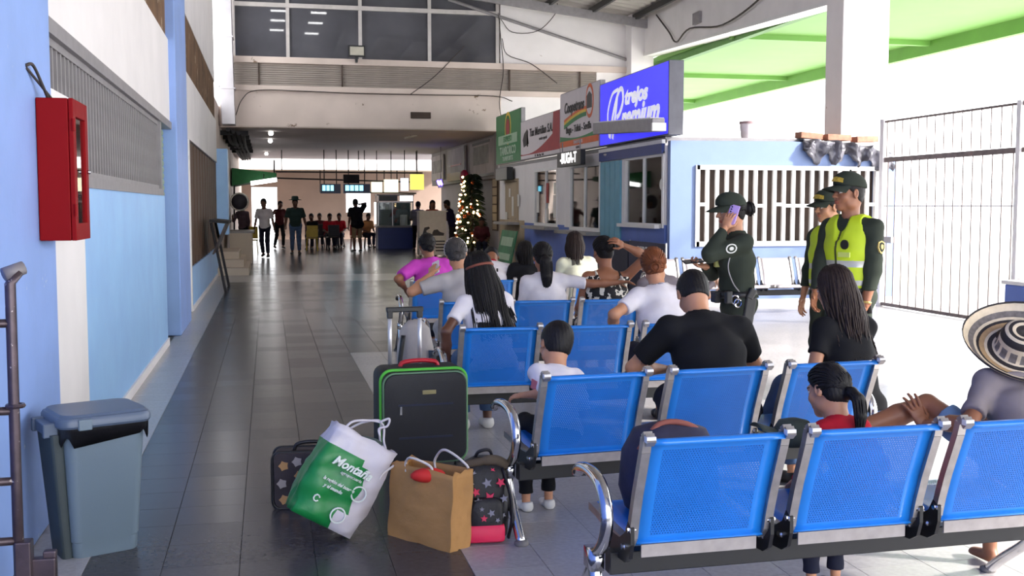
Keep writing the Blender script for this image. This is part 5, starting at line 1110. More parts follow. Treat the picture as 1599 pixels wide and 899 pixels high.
# lit tree
ty = 32.6; ct_ = thing('christmas_tree', 'slim dark artificial tree hung with warm lights and ornaments', 'tree', (6.05, ty, 0)); rt_ = random.Random(8)
lf = MB()
for k in range(420):
    z = .35 + 2.2 * rt_.random(); r = .36 * (1.1 - (z - .35) / 3.2); a = rt_.uniform(0, 6.28); p = np.array([r * math.cos(a), r * math.sin(a) * 1.5, z]); q = p + np.array([.16 * math.cos(a), .2 * math.sin(a), -.08]); lf.tube([p * (.35, .35, 1), p, q], [.03, .03, .004], 4)
part('foliage', lf, mat('tree_green', rgb(32, 50, 34), .8, var=.3, scale=5), ct_, kind='stuff'); part('trunk', MB().tube([(0, 0, 0), (0, 0, 2.5)], [.06, .02], 6), m_darkbrown, ct_)
m_bulb = mat('warm_bulb', rgb(255, 214, 150), .4, var=0, emit=7); bl = MB().ball((0, 0, 0), .03, n=6).mesh('light', m_bulb)
for k in range(70): z = .5 + 2.0 * rt_.random(); r = .44 * (1.1 - (z - .35) / 3.4); a = rt_.uniform(2.2, 5.7); link('light', bl, ct_).location = (r * math.cos(a) - .08, r * math.sin(a) * 1.5, z)
orm = MB().ball((0, 0, 0), .06, n=8).mesh('bauble', mat('copper_bauble', rgb(190, 96, 50), .25, .6))
for k in range(16): z = .5 + 1.9 * rt_.random(); r = .42 * (1.1 - (z - .35) / 3.4); a = rt_.uniform(2.2, 5.7); link('bauble', orm, ct_).location = (r * math.cos(a) - .06, r * math.sin(a) * 1.5, z)
lb = thing('poster_strip', 'narrow column of small pale posters on the post beside the lit tree', 'poster', (6.36, 30.35, .9))
part('strip', MB().span((0, 0, 0), (.04, .7, 1.5)), m_darkbrown, lb); part('post', MB().span((.04, .1, -.9), (.16, .6, 2.8)), m_shopw, lb)
for k in range(6): part('poster', MB().span((-.01, .05, .04 + .245 * k), (0, .62, .25 + .245 * k)), m_tan, lb)
fl_ = thing('flower_bouquet', 'pink and white bouquet standing in a tall vase by the lit tree', 'flowers', (6.0, 33.6, 0)); part('vase', MB().lathe([(.12, 0), (.10, .5), (.16, .85)], n=10), m_shopw, fl_, smooth=True)
for k in range(18): a = k * 2.4; part('flower', MB().ball((.22 * math.cos(a) * (k / 18) ** .5, .30 * math.sin(a) * (k / 18) ** .5, .95 + .18 * (1 - k / 18) + .05 * math.sin(k)), .085, n=6), (mat('flower_pink', rgb(214, 130, 140), .7), mat('flower_white', rgb(220, 210, 206), .7))[k % 2], fl_, smooth=True)
# purple light over the shop door
pl_ = thing('purple_sign_light', 'glowing purple tube over the vendor stand', 'lamp', (5.9, 38.0, 2.35)); part('tube', MB().tube(spline([(0, -.5, 0), (0, -.2, .12), (0, .1, .02), (0, .4, .14)], 5), .045, 6), mat('purple_glow', rgb(120, 96, 255), .4, var=0, emit=5), pl_); part('mount', MB().span((.02, -.5, -.10), (.06, .5, .2)), m_paper, pl_)
part('hanger', MB().tube([(.04, 0, .2), (.04, 0, 1.33)], .012, 5), m_grey_steel, pl_)

# vendor stand with white front and car drawing
vs_ = thing('vendor_stand', 'white fronted vendor counter with a dark car silhouette and small text', 'stand', (4.73, 34.7, 0)); part('front', MB().span((0, 0, .04), (.87, .04, 1.42)), m_paper, vs_); part('side', MB().span((0, .04, .04), (.04, .6, 1.42)), m_paper, vs_); part('side', MB().span((.83, .04, .04), (.87, .6, 1.42)), m_paper, vs_); part('top', MB().span((-.04, -.04, 1.42), (.91, .62, 1.46)), m_paper, vs_)
def vpoly(pts): return part('car_print', MB().prism([(x, -.008, z) for x, z in pts], (0, .006, 0)), m_blk, vs_)
vpoly([(.10, .72), (.16, .66), (.34, .62), (.36, .68), (.24, .72), (.22, .82), (.34, .90), (.30, .95), (.16, .92)]); vpoly([(.40, .66), (.78, .66), (.80, .74), (.66, .78), (.58, .86), (.46, .84), (.42, .76)])
for k in range(4): part('text_line', MB().span((.52, -.008, .16 + .10 * k), (.82, 0, .20 + .10 * k)), m_blk, vs_)

# glass popcorn counter
pc = thing('snack_counter', 'blue based snack counter with glazed cabinet at the end of the passage', 'counter', (4.02, 41.0, 0)); Lc = 1.35
part('base', MB().span((0, 0, 0), (Lc, .9, .80)), m_navy, pc, bevel=.01); part('worktop', MB().span((-.05, -.06, .80), (Lc + .05, .95, .87)), m_counter, pc)
[part('cabinet_post', MB().span(a, b), m_alu, pc) for a, b in (((0, 0, .87), (.04, .04, 2.0)), ((Lc - .04, 0, .87), (Lc, .04, 2.0)), ((Lc * .40, 0, .87), (Lc * .40 + .03, .03, 1.75)), ((0, .86, .87), (.04, .9, 2.0)), ((Lc - .04, .86, .87), (Lc, .9, 2.0)), ((0, 0, 1.74), (Lc, .04, 1.79)))]
part('pane', MB().span((.04, .01, .87), (Lc - .04, .016, 1.74)), m_glass, pc); part('rear_panel', MB().span((.04, .8, .87), (Lc - .04, .82, 1.74)), mat('cabinet_rear', rgb(60, 74, 78), .6, var=.2), pc); part('menu_panel', MB().span((.05, -.01, 1.80), (Lc * .55, .02, 2.0)), m_black, pc); part('lit_panel', MB().span((Lc * .62, -.01, 1.80), (Lc - .03, .02, 2.0)), mat('lit_white', (1, 1, 1, 1), .4, var=0, emit=2), pc)
part('roof', MB().span((-.03, -.03, 2.0), (Lc + .03, .93, 2.05)), m_counter, pc); part('machine', MB().span((.9, .3, .87), (1.15, .6, 1.28)), m_paper, pc); part('tube_light', MB().tube([(-.10, -.02, .95), (-.10, -.02, 1.75)], .035, 6), mat('soft_tube', (1, .97, .93, 1), .4, var=0, emit=4), pc); part('lamp_arm', MB().span((-.12, -.01, .84), (0, .03, .88)), m_alu, pc)
# hanging screens
m_scr = mat('screen_cyan', rgb(130, 220, 250), .3, var=0, emit=1.6)
def screen(label, px0, py0, px1, py1, n):
    a, b = at(px0, py0, 41.3), at(px1, py1, 41.3); t = thing('departure_screen', label, 'screen', ((a[0] + b[0]) / 2, 41.3, b[2]), 0, 'hanging departure screens'); w, h = b[0] - a[0], a[2] - b[2]
    part('case', MB().span((-w / 2, 0, 0), (w / 2, .12, h)), mat('screen_case_navy', rgb(32, 44, 84), .4), t)
    for k in range(n): part('screen', MB().span((-w / 2 + .08 + (w - .3) * k / n, -.01, h * .28), (-w / 2 + .04 + (w - .3) * (k + 1) / n, .0, h * .86)), m_scr, t)
    part('hanger', MB().tube([(-w * .3, .06, h), (-w * .3, .06, 3.7 - b[2])], .02, 5).tube([(w * .3, .06, h), (w * .3, .06, 3.7 - b[2])], .02, 5), m_dark, t); return t
screen('small blue hanging screen with three lit blocks', 500, 287, 532, 302, 3); screen('long blue hanging screen with four lit blocks', 536, 287, 578, 302, 4)
p0, p1 = at(537, 272, 41.2), at(562, 286, 41.2); tag(MB().span((p0[0], 41.44, p1[2]), (p1[0], 41.6, p0[2])).build('hanging_box', m_dark, None), 'dark box mounted above the long blue hanging screen', 'box')
pp = MB()
for (xa, ya), (xb, yb) in (((365, 276), (640, 284)), ((430, 268), (660, 270)), ((575, 300), (650, 302))): pp.tube([at(xa, ya, 41.8), at(xb, yb, 41.8)], .03, 5)
for px in (500, 600, 620): pp.tube([at(px, 266, 41.8), at(px, 300, 41.8)], .02, 5)
for px in (440, 560, 650): pp.tube([at(px, 266, 41.8), (at(px, 266, 41.8)[0], 41.8, 3.72)], .02, 5)
tag(pp.build('pipe_rack', m_dark, None), 'thin dark pipe rack running across the far end of the passage', 'rack')
def litsign(label, px0, py0, px1, py1, Y, m): a, b = at(px0, py0, Y), at(px1, py1, Y); t = thing('lit_sign', label, 'sign', (0, 0, 0), 0, 'lit signs at the far end'); part('panel', MB().span((a[0], Y, b[2]), (b[0], Y + .08, a[2])), m, t); q = (a[0] + b[0]) / 2; part('hanger', MB().tube([(q, Y + .04, a[2]), (q, Y + .04, 3.72)], .018, 5), m_dark, t); return t
m_ly = mat('lit_yellow', rgb(244, 232, 90), .4, var=.05, emit=1.0); m_lc = mat('lit_cream', rgb(250, 246, 214), .4, var=.08, scale=4, emit=1.1)
litsign('lit cream menu sign beside the long screen', 580, 284, 597, 300, 41.6, m_lc); litsign('lit pale menu sign over the snack counter', 600, 280, 622, 300, 41.7, m_lc); litsign('white lit sign over the far vendor', 626, 278, 638, 298, 41.0, mat('lit_white2', rgb(226, 236, 250), .4, var=.1, scale=6, emit=.9)); litsign('yellow lit sign at the end of the right hand shops', 641, 272, 662, 296, 41.0, m_ly)
# awning with lamp on the left
aw = thing('awning', 'dark green awning over the stall at the left of the passage', 'awning', (0, 0, 0)); m_aw = mat('awning_green', rgb(24, 92, 44), .7, var=.1)
q = [at(x, y, 37.5) for x, y in ((362, 262), (432, 270), (432, 277), (400, 283), (362, 290))]
part('canopy', MB().prism(q, (0, 2.5, 0)), m_aw, aw); part('frame', MB().tube([at(366, 285, 37.6), at(366, 392, 37.6)], .03, 5).tube([at(428, 276, 39.8), at(428, 250, 39.8)], .03, 5), m_dark, aw)
p = at(412, 284, 37.0); lt = thing('strip_lamp', 'long white strip lamp glowing under the green awning', 'lamp', tuple(p)); part('tube', MB().tube([(-.42, 0, -.05), (.42, 0, .08)], .07, 8), mat('strip_white', (1, 1, 1, 1), .4, var=0, emit=3.5), lt); part('hanger', MB().tube([(0, 0, .05), (0, .5, .26)], .015, 5), m_dark, lt)
for px, py, Y in ((423, 208, 31.5), (422, 220, 35), (416, 240, 43)):
    p = at(px, py, Y); s_ = thing('spot_lamp', {31.5: 'small lit spot lamp under the soffit, nearest the facade', 35: 'small lit spot lamp under the soffit, in the middle of the row of three', 43: 'small lit spot lamp under the soffit, farthest from the facade'}[Y], 'lamp', tuple(p), 0, 'spot lamps under the soffit'); part('bulb', MB().ball((0, 0, 0), .07, n=8), mat('spot_bulb', (1, .97, .9, 1), .4, var=0, emit=5), s_); part('holder', MB().tube([(0, 0, .05), (0, 0, 3.70 - p[2])], .035, 6), m_grey_steel, s_)
for px, py, Y, l in ((642, 213, 32, 'pale tube lamp under the soffit'),):
    p = at(px, py, Y); s_ = thing('tube_fitting', l, 'lamp', tuple(p)); part('tube', MB().tube([(-.2, 0, -.05), (.2, .3, .05)], .03, 6), m_paper, s_); part('holder', MB().tube([(0, .15, 0), (0, .15, 3.7 - p[2])], .015, 5), m_grey_steel, s_)
# slanted lectern stand by the brown boards
ls = thing('desk_stand', 'dark folding desk with slanted top against the brown boards', 'desk', (-1.0, 21.6, 0)); part('top', MB().box((.12, 0, 1.32), (.34, 1.9, .05), rot=(0, .1, 0)), m_dark, ls); part('slanted_panel', MB().prism([(.26, -.9, 1.28), (.26, .9, 1.28), (.02, .9, .72), (.02, -.9, .72)], (-.03, 0, 0)), mat('dark_teak', rgb(66, 54, 56), .5), ls)
for y in (-.85, .85): part('leg', MB().tube([(-.02, y, 1.3), (.22, y, 0)], .025, 6), m_dark, ls)
# steel chairs and tables at far end
m_ych = mat('yellow_plastic', rgb(190, 160, 50), .5); m_rch = mat('red_plastic', rgb(170, 36, 36), .5); m_bch = mat('black_plastic', rgb(34, 32, 36), .5)
def far_chair(label, x, y, rz_, m, grp='far chairs'):
    t = thing('chair', label, 'chair', (x, y, 0), math.radians(rz_), grp); part('seat', MB().box((0, 0, .45), (.42, .42, .04)), m, t, bevel=.01); part('backrest', MB().box((0, -.2, .70), (.42, .04, .42), rot=(-.15, 0, 0)), m, t, bevel=.01)
    for sx in (-1, 1):
        for sy in (-1, 1): part('leg', MB().tube([(.17 * sx, .17 * sy, .44), (.20 * sx, .21 * sy, 0)], .018, 5), m, t)
far_chair('yellow plastic chair under the green awning', -.55, 38.3, 180, m_ych); far_chair('yellow plastic chair beside the man in dark green', 1.55, 40.2, 0, m_ych); far_chair('black chair in front of the bright far window', 2.35, 41.2, 10, m_bch); far_chair('red plastic chair before the snack counter', 3.25, 41.6, -10, m_rch); far_chair('black chair to the left of the red plastic chair', 2.0, 42.6, 180, m_bch)
dt = thing('table', 'dark square table among the far chairs', 'table', (2.75, 44.2, 0)); part('tabletop', MB().box((0, 0, .73), (.8, .8, .04)), m_dark, dt); part('pedestal', MB().tube([(0, 0, 0), (0, 0, .72)], .04, 6), m_dark, dt); part('foot', MB().box((0, 0, .02), (.5, .5, .04)), m_dark, dt)
bl_ = thing('stall_counter', 'beige stall counter with crates beyond the steps on the left', 'counter', (-1.05, 31.5, 0)); part('front', MB().span((0, 0, 0), (.6, 2.2, .85)), m_cream, bl_); part('worktop', MB().span((-.03, -.05, .85), (.65, 2.25, .90)), m_counter, bl_)
# ---------------------------------------------------------------- accessories worn by people (children of the person)
def cap(pi, m, badge=None, tilt=0):
    s = Sdf(); s.ell(HEAD['skull'][0], HEAD['skull'][1], grow=.020); s.ell((0, .030, .082), (.070, .072, .056), k=.03)
    s.plane((0, 0, .040), (0, .12, -1)); V, FA = s.mesh(.007)
    b = MB()
    def br(u, v):
        a = (u - .5) * 2; x = .088 * math.sin(a * 1.25) * (1 - .12 * v); y0 = .080 * math.cos(a * 1.15); y = y0 + v * (.118 * math.cos(a * 1.3)); return (x, y, .046 - .030 * v - .022 * a * a * (.5 + v * .5) + .008)
    b.sheet(br, 14, 5); n0 = len(b.v); b.sheet(lambda u, v: tuple(np.array(br(u, v)) - (0, 0, .006)), 14, 5); q = np.array(b.v), np.array(b.f)
    o = np_mesh('cap', [(H2(pi, V), FA, 0), (H2(pi, q[0]), q[1], 0)], [m], pi['root'])
    if badge:
        t = MB().sheet(lambda u, v: tuple(H2(pi, (np.array(on_skull((.085 * (u - .5) * 2, .105, .070 + .040 * v), .040)) * (1, 1, 1)))), 8, 3); t.build('cap_badge', badge, o, smooth=True)
    part('button', MB().ball(H2(pi, (0, -.012, .146)), .008, n=8), m, o, smooth=True)
    return o
def belt(pi, m, z=.035, r=.016, name='belt'):
    b = pi['b']; sp = pi['sp']; pts = [sp(z) + pi['rt'] * math.cos(q) * (.150 * b + .012) + pi['fw'] * math.sin(q) * (.112 * b + .012) for q in np.linspace(0, 2 * math.pi, 25)[:-1]]
    return part(name, MB().tube(pts, r, 6, flat=(pi['up'], 1.5), closed=True), m, pi['root'], smooth=True)
def vest(pi, m, strip, vox=.009):
    b = pi['b']; sp, T, P = pi['sp'], pi['T'], pi['P']; rt = tuple(pi['rt']); s = Sdf(); g = .032
    s.cone(sp(.03), sp(.14), (.148 * b, .112 * b), (.142 * b, .102 * b), u=rt, k=.05, grow=g); s.cone(sp(.12), sp(.30), (.140 * b, .100 * b), (.152 * b, .110 * b), u=rt, k=.05, grow=g); s.cone(sp(.30), sp(.43), (.152 * b, .110 * b), (.132 * b, .082 * b), u=rt, k=.05, grow=g)
    s.cone(sp(.45, -.11 * b, -.008), sp(.45, .11 * b, -.008), (.058, .062), u=tuple(pi['up']), k=.045, grow=.030)
    s.plane(sp(.03), -pi['up']); s.cone(sp(.46), sp(.70), .072, .10, op=-1); s.cone(sp(.40, 0, .17), sp(.62, 0, .10), .050, .09, op=-1)
    for sd, t in (('L', -1), ('R', 1)): a = pi['arm'][sd]; s.cone(a['s'] + pi['rt'] * .005 * t + pi['up'] * .03, a['s'] + pi['rt'] * .12 * t - pi['up'] * .03, .092, .11, op=-1)
    V, FA = s.mesh(vox); q = (V[FA].mean(1) - P) @ T; mi = np.zeros(len(FA), int); mi[(q[:, 2] > .175) & (q[:, 2] < .225)] = 1; mi[(q[:, 2] > .055) & (q[:, 2] < .085)] = 1; mi[(np.abs(q[:, 0]) < .007) & (q[:, 1] > 0)] = 2
    return np_mesh('vest', [(V, FA, mi)], [m, strip, m_zip], pi['root'])
def patch(pi, sd, m, m2, name='shoulder_badge', shield=True, s=1.0, t=.45):
    a = pi['arm'][sd]; d = unit(a['e'] - a['s']); out = pi['rt'] * (-1 if sd == 'L' else 1); out = unit(out - d * np.dot(out, d)); c = a['s'] + d * .285 * t + out * .066; u = np.cross(d, out)
    sh = [(-.032, -.03), (0, -.042), (.032, -.03), (.036, .008), (.018, .038), (0, .05), (-.018, .038), (-.036, .008)] if shield else [(.036 * math.cos(k * math.pi / 7), .045 * math.sin(k * math.pi / 7)) for k in range(14)]
    pl = lambda k, o: [c + u * x * k * s + d * y * k * s + out * o for x, y in sh]
    ob = part(name, MB().prism(pl(1.0, -.012), out * .012), m, pi['root']); part('emblem', MB().prism(pl(.76, .0), out * .002), m2, ob); part('emblem', MB().prism(pl(.40, .001), out * .003), m, ob)
def headband(pi, m, r=.005, back=.0):
    c, rr = HEAD['skull']; pts = [H2(pi, np.array([(rr[0] + .017) * math.cos(a), back + .0, (rr[2] + .017) * math.sin(a) + c[2] - .0])) for a in np.linspace(-.35, math.pi + .35, 22)]
    return part('headband', MB().tube(pts, r, 6), m, pi['root'], smooth=True)
def tl(w, loc, yaw, H):
    d = np.asarray(w, float) - np.array([loc[0], loc[1], 0]); y = math.radians(-yaw); return np.array([d[0] * math.cos(y) - d[1] * math.sin(y), d[0] * math.sin(y) + d[1] * math.cos(y), d[2]]) / (H / 1.72)
def handheld(name, pi, sd, label, cat, size, m, off=(0, .06, -.03), turn=(0, 0, 0), cam_m=None):
    """a phone held in the hand: top-level, placed in the frame of that hand"""
    a = pi['arm'][sd]; y = unit(a['f']); z = unit(a['b'] - y * np.dot(a['b'], y)); x = np.cross(y, z); R = Matrix((tuple(x), tuple(y), tuple(z))).transposed() @ Euler([math.radians(v) for v in turn]).to_matrix()
    c = Vector(a['w']) + Matrix((tuple(x), tuple(y), tuple(z))).transposed() @ Vector(off); r = pi['root']; Mw = Matrix.LocRotScale(r.location, r.rotation_euler, r.scale)
    t = thing(name, label, cat); t.matrix_world = Matrix.LocRotScale(Mw @ c, (r.rotation_euler.to_matrix() @ R).to_quaternion(), None); bpy.context.view_layer.update() if False else None
    part('case', MB().box((0, 0, 0), size), m, t, bevel=.006)
    part('display', MB().box((0, 0, -size[2] / 2 - .0006), (size[0] * .9, size[1] * .93, .001)), mat('phone_display', rgb(30, 36, 52), .1), t)
    if cam_m:
        for k in range(3): part('camera_lens', MB().box((-size[0] * .27, size[1] * .38 - .018 * k, size[2] / 2 + .001), (.011, .011, .003)), cam_m, t)
    return t
m_zip = mat('zip_dark', rgb(60, 70, 30), .5)
C_WHITE = cloth('white', 222, 216, 220); C_BLACK = cloth('black', 24, 24, 27); C_GREY = cloth('grey', 140, 130, 134); C_OLIVE = cloth('police_green', 50, 56, 48); C_JEAN = cloth('denim', 74, 96, 130, var=.2); C_JEAN_L = cloth('pale_denim', 120, 150, 180, var=.2); C_NAVY = cloth('navy', 34, 36, 52)
C_MAG = cloth('magenta', 196, 70, 180); C_CREAM = cloth('cream', 226, 224, 196); C_RED = cloth('red', 176, 28, 44); C_KHAKI = cloth('khaki', 150, 128, 100); C_DGREEN = cloth('dark_green', 44, 62, 60); C_PURP = cloth('navy_purple', 40, 36, 74); C_HATGREY = cloth('mouse_grey', 138, 128, 130); C_LIGHTGREY = cloth('light_grey', 176, 170, 170); C_DARKRED = cloth('wine', 84, 36, 40); C_ORANGE = cloth('orange_red', 200, 74, 48)
S_BLACK = mat('shoe_black', rgb(28, 28, 30), .4); S_WHITE = mat('shoe_white', rgb(210, 208, 206), .5); S_SOLE = mat('shoe_sole', rgb(190, 186, 180), .6)
def pattern_mat(name, c1, c2, scale, thr, tex='VORONOI', stretch=(1, 1, 1)):
    m = bpy.data.materials.new(name); m.use_nodes = True; N = m.node_tree.nodes; L = m.node_tree.links; p = N['Principled BSDF']; p.inputs['Roughness'].default_value = .8
    tc = N.new('ShaderNodeTexCoord'); mp = N.new('ShaderNodeMapping'); mp.inputs['Scale'].default_value = stretch; L.new(tc.outputs['Object'], mp.inputs[0]); mx = N.new('ShaderNodeMix'); mx.data_type = 'RGBA'; mx.inputs[6].default_value = c1; mx.inputs[7].default_value = c2; r = N.new('ShaderNodeMath'); r.operation = 'GREATER_THAN'; r.inputs[1].default_value = thr
    if tex == 'VORONOI': t = N.new('ShaderNodeTexVoronoi'); t.inputs['Scale'].default_value = scale; o = t.outputs['Distance']
    elif tex == 'WAVE': t = N.new('ShaderNodeTexWave'); t.inputs['Scale'].default_value = scale; o = t.outputs['Fac']
    else: t = N.new('ShaderNodeTexNoise'); t.inputs['Scale'].default_value = scale; o = t.outputs['Fac']
    L.new(mp.outputs[0], t.inputs['Vector']); L.new(o, r.inputs[0]); L.new(r.outputs[0], mx.inputs[0]); L.new(mx.outputs[2], p.inputs['Base Color']); m.diffuse_color = c1; return m
C_LEO = pattern_mat('cloth_black_white_print', rgb(26, 24, 26), rgb(226, 220, 206), 19, .52, 'NOISE', (1, 1, 1)); C_STRIPE = pattern_mat('cloth_grey_stripes', rgb(150, 150, 156), rgb(92, 92, 100), 14, .5, 'WAVE')
HB, HBR, HAU, HGR = MT['hair_black'], MT['hair_brown'], MT['hair_auburn'], MT['hair_grey']
GRP = 'people seated on the blue benches'

# ---------------------------------------------------------------- the seated travellers, front row to back row
def sit_at(label, px, py, yhip, H, lean, **k):
    """hips at depth yhip; the head projects near px"""
    K = H / 1.72; yh = yhip + K * .70 * math.sin(math.radians(lean[0])); x = at(px, py, yh)[0] - K * .70 * math.sin(math.radians(lean[1])); return person(label, (x, yhip), H=H, pose='sit', lean=lean, group=GRP, **k)
girl = sit_at('child with a black ponytail and red top sitting between two nearest seats', 1304, 620, 3.80, 1.03, (34, 0), yaw=8, hs=1.44, seat=.42, head=(16, -14, 0), skin=SKIN[1], top=dict(m=C_RED, sleeve=1.9), bottom=dict(m=C_NAVY), shoes=S_BLACK, male=False, vox=.009, hair=dict(kind='pony', m=HB, len=.20, w=.030, tie=(.0, -.112, -.045), tie_mat=mat('dark_tie', rgb(30, 26, 30), .6)), L=dict(at=(-.24, .42, .80), back=(-.3, 0, 1)))
hx = at(1606, 560, 4.2)[0]
hatp = person('person in a black and cream woven hat and grey shirt, one bare leg drawn up', (hx - .215, 3.84), yaw=6, H=1.52, pose='sit', lean=(44, 21), group=GRP, head=(0, -32, -12), skin=SKIN[0], top=dict(m=C_HATGREY, sleeve=.8), bottom=dict(m=C_JEAN_L, len=.78), shoes=None, vox=.009, build=1.06, male=True, hair=dict(kind='short', m=HBR), legs=dict(L=dict(K=tl(at(1448, 632, 4.30), (hx - .215, 3.84), 6, 1.52), A=tl(at(1318, 678, 4.32), (hx - .215, 3.84), 6, 1.52), F=(-1, .3, -.3))),
    L=dict(at=tl(at(1428, 655, 4.22) + np.array((.03, -.02, -.02)), (hx - .215, 3.84), 6, 1.52), pole=(-.6, -.6, -.5), fdir=(-.25, .35, .85), back=(-.1, -1, .3), curl=.25, spread=.5))
boy = sit_at('small child with short black hair in a white tee at the aisle end', 880, 548, 5.24, 1.12, (34, 12), yaw=10, hs=1.46, seat=.42, head=(4, -14, 2), skin=SKIN[1], top=dict(m=C_WHITE, sleeve=.9, loose=.022), bottom=dict(m=C_BLACK), shoes=S_WHITE, vox=.009, hair=dict(kind='short', m=HB, g=.013), L=dict(at=(-.22, .22, .98)))
part('sleeve_print', MB().box(boy['arm']['L']['s'] * .45 + boy['arm']['L']['e'] * .55 + np.array([-.066, -.012, 0]), (.006, .07, .075), rot=(.2, 0, .2)), mat('pink_print', rgb(196, 110, 120), .7), boy['root'])
blk = sit_at('broad person with cropped black hair in a black tee, bent forward', 1083, 470, 5.34, 1.76, (33, 0), yaw=0, build=1.16, head=(-6, 8, 4), skin=SKIN[1], top=dict(m=C_BLACK, sleeve=.72, loose=.020), bottom=dict(m=C_NAVY), shoes=S_BLACK, sole=S_WHITE, vox=.009, hair=dict(kind='short', m=HB, g=.009, low=-.06), collar=C_BLACK, L=dict(at=(-.13, .46, .66), pole=(-.9, -.1, -.3)), R=dict(at=(.13, .46, .66), pole=(.9, -.1, -.3)))
wavy = sit_at('person with long wavy dark brown hair in a black lace top', 1316, 460, 5.36, 1.58, (12, 0), yaw=14, build=1.06, head=(10, 4, 0), skin=SKIN[1], top=dict(m=C_BLACK, sleeve=.55), bottom=dict(m=C_JEAN), shoes=S_BLACK, male=False, vox=.009, hair=dict(kind='wavy', m=HBR, len=.42, w=.150, n=170, shift=(.02, -.03, 0)), legs=dict(R=dict(K=(-.16, .42, .62), A=(-.36, .40, .36), F=(-.6, .8, -.2))), L=dict(at=(-.34, .06, .52), pole=(-.5, -.6, 0)), R=dict(at=(-.05, .34, .72)))
for j, n_ in ((0, 11), (1, 13)):
    for i in range(n_):
        x = (.022 * (i - n_ / 2 + .5)) * 1.2; p = wavy['sp'](.235 - .035 * j, x, -.128 * wavy['b'] * math.sqrt(max(.1, 1 - (x / (.17 * wavy['b'])) ** 2)) - .006); part('lace_hole', MB().box(p, (.014, .006, .009)), mat('lace_skin', rgb(150, 110, 84), .7), wavy['root'])
braid = sit_at('person with long black braids and a white tee in the third row', 754, 440, 7.28, 1.62, (14, -3), yaw=8, head=(6, 0, -3), skin=SKIN[2], top=dict(m=C_WHITE, sleeve=.6), bottom=dict(m=C_JEAN), shoes=S_WHITE, male=False, vox=.0105, hair=dict(kind='braids', m=HB, len=.50, w=.155, n=150, shift=(0, -.075, 0)), L=dict(at=(-.34, .02, .56), pole=(-.6, -.5, 0)))
band = braid; c_, r_ = HEAD['skull']; part('hair_band', MB().tube([H2(band, np.array([(r_[0] + .024) * math.sin(a), -.012 - (r_[1] + .022) * math.cos(a), .010 + .012 * math.cos(a)])) for a in np.linspace(-1.5, 1.5, 15)], .008, 6, flat=((0, 0, 1), 1.4)), mat('rust_band', rgb(122, 64, 50), .7), band['root'], smooth=True)
aub = sit_at('person with auburn hair in a loose bun and a white tee', 1022, 430, 7.30, 1.68, (18, -2), yaw=0, head=(-22, -4, 0), skin=SKIN[1], top=dict(m=C_WHITE, sleeve=.62), bottom=dict(m=C_NAVY), shoes=S_BLACK, male=False, build=1.12, vox=.0105, hair=dict(kind='bun', m=HAU, tie=(0.01, -.108, -.035), r=.036, loose=16), L=dict(at=(-.36, .18, .72), pole=(-.7, -.4, -.4)))
hp = sit_at('person with greying tied hair, white headband and grey tee', 719, 405, 9.20, 1.72, (17, -4), yaw=10, head=(-18, 0, 0), skin=SKIN[1], top=dict(m=C_LIGHTGREY, sleeve=.7, loose=.024), bottom=dict(m=C_LIGHTGREY), shoes=S_WHITE, male=False, build=1.1, vox=.0115, hair=dict(kind='bun', m=HGR, tie=(0, -.108, -.05), r=.034, tie_mat=C_WHITE), L=dict(at=(-.28, .20, 1.02), pole=(-.7, -.3, -.8), fdir=(.2, .6, .6), back=(-.6, -.4, .3), curl=.7))
headband(hp, C_WHITE, .006, -.005)
pony = sit_at('person with thick black ponytail and white tee, arm along the bench back', 846, 415, 9.22, 1.60, (10, -3), yaw=-4, head=(4, -6, 0), skin=SKIN[0], top=dict(m=C_WHITE, sleeve=.75), bottom=dict(m=C_JEAN), shoes=S_WHITE, male=False, build=1.1, vox=.0115, hair=dict(kind='pony', m=HB, len=.30, w=.050, tie=(-.01, -.112, -.02)), R=dict(at=(.70, -.02, 1.00), pole=(.3, -.4, -.5), curl=.3))
leo = sit_at('person in a low backed black and white print dress, hand on head', 946, 405, 9.25, 1.70, (13, 2), yaw=4, head=(6, -4, -4), skin=SKIN[0], top=dict(m=C_LEO, sleeve=0, back_low=.44, hem=-.10, grow=.016), bottom=dict(m=C_LEO, len=.9), shoes=S_BLACK, male=False, build=1.16, vox=.0115, hair=dict(kind='bun', m=HB, tie=(0, -.10, .03), r=.045), R=dict(at=(.125, -.04, 1.27), pole=(1, -.1, -.3), fdir=(-.75, -.1, .45), back=(.55, -.75, .3), curl=.5, spread=.5))
gre = sit_at('person mostly hidden behind the auburn haired one, grey sleeved arm stretched out', 1022, 430, 9.24, 1.52, (14, -2), yaw=-4, skin=SKIN[3], top=dict(m=C_GREY, sleeve=1.85), bottom=dict(m=C_JEAN), shoes=S_WHITE, male=False, vox=.0115, hair=dict(kind='short', m=HB), R=dict(at=(.58, .02, 1.06), pole=(.3, -.2, -.9), fdir=(.35, -.1, -.9), back=(.8, -.2, .3), curl=.6))
mag = sit_at('person with a low black bun and bright magenta top', 670, 400, 11.76, 1.66, (14, -3), yaw=6, head=(0, 0, 0), skin=SKIN[0], top=dict(m=C_MAG, sleeve=.8, loose=.024), bottom=dict(m=C_NAVY), shoes=S_BLACK, male=False, build=1.16, vox=.0125, hair=dict(kind='bun', m=HB, tie=(0, -.10, -.06), r=.034), L=dict(at=(-.30, .14, .72), pole=(-.7, -.4, -.4)))
jer = sit_at('person bent low in a white printed jersey with red collar', 762, 440, 11.78, 1.72, (36, 3), yaw=-6, head=(0, 42, 0), skin=SKIN[0], top=dict(m=C_WHITE, sleeve=.8, collar=C_RED), bottom=dict(m=C_JEAN), shoes=S_WHITE, vox=.0125, hair=dict(kind='short', m=HB), L=dict(at=(-.12, .50, .60)), R=dict(at=(.12, .50, .60)))
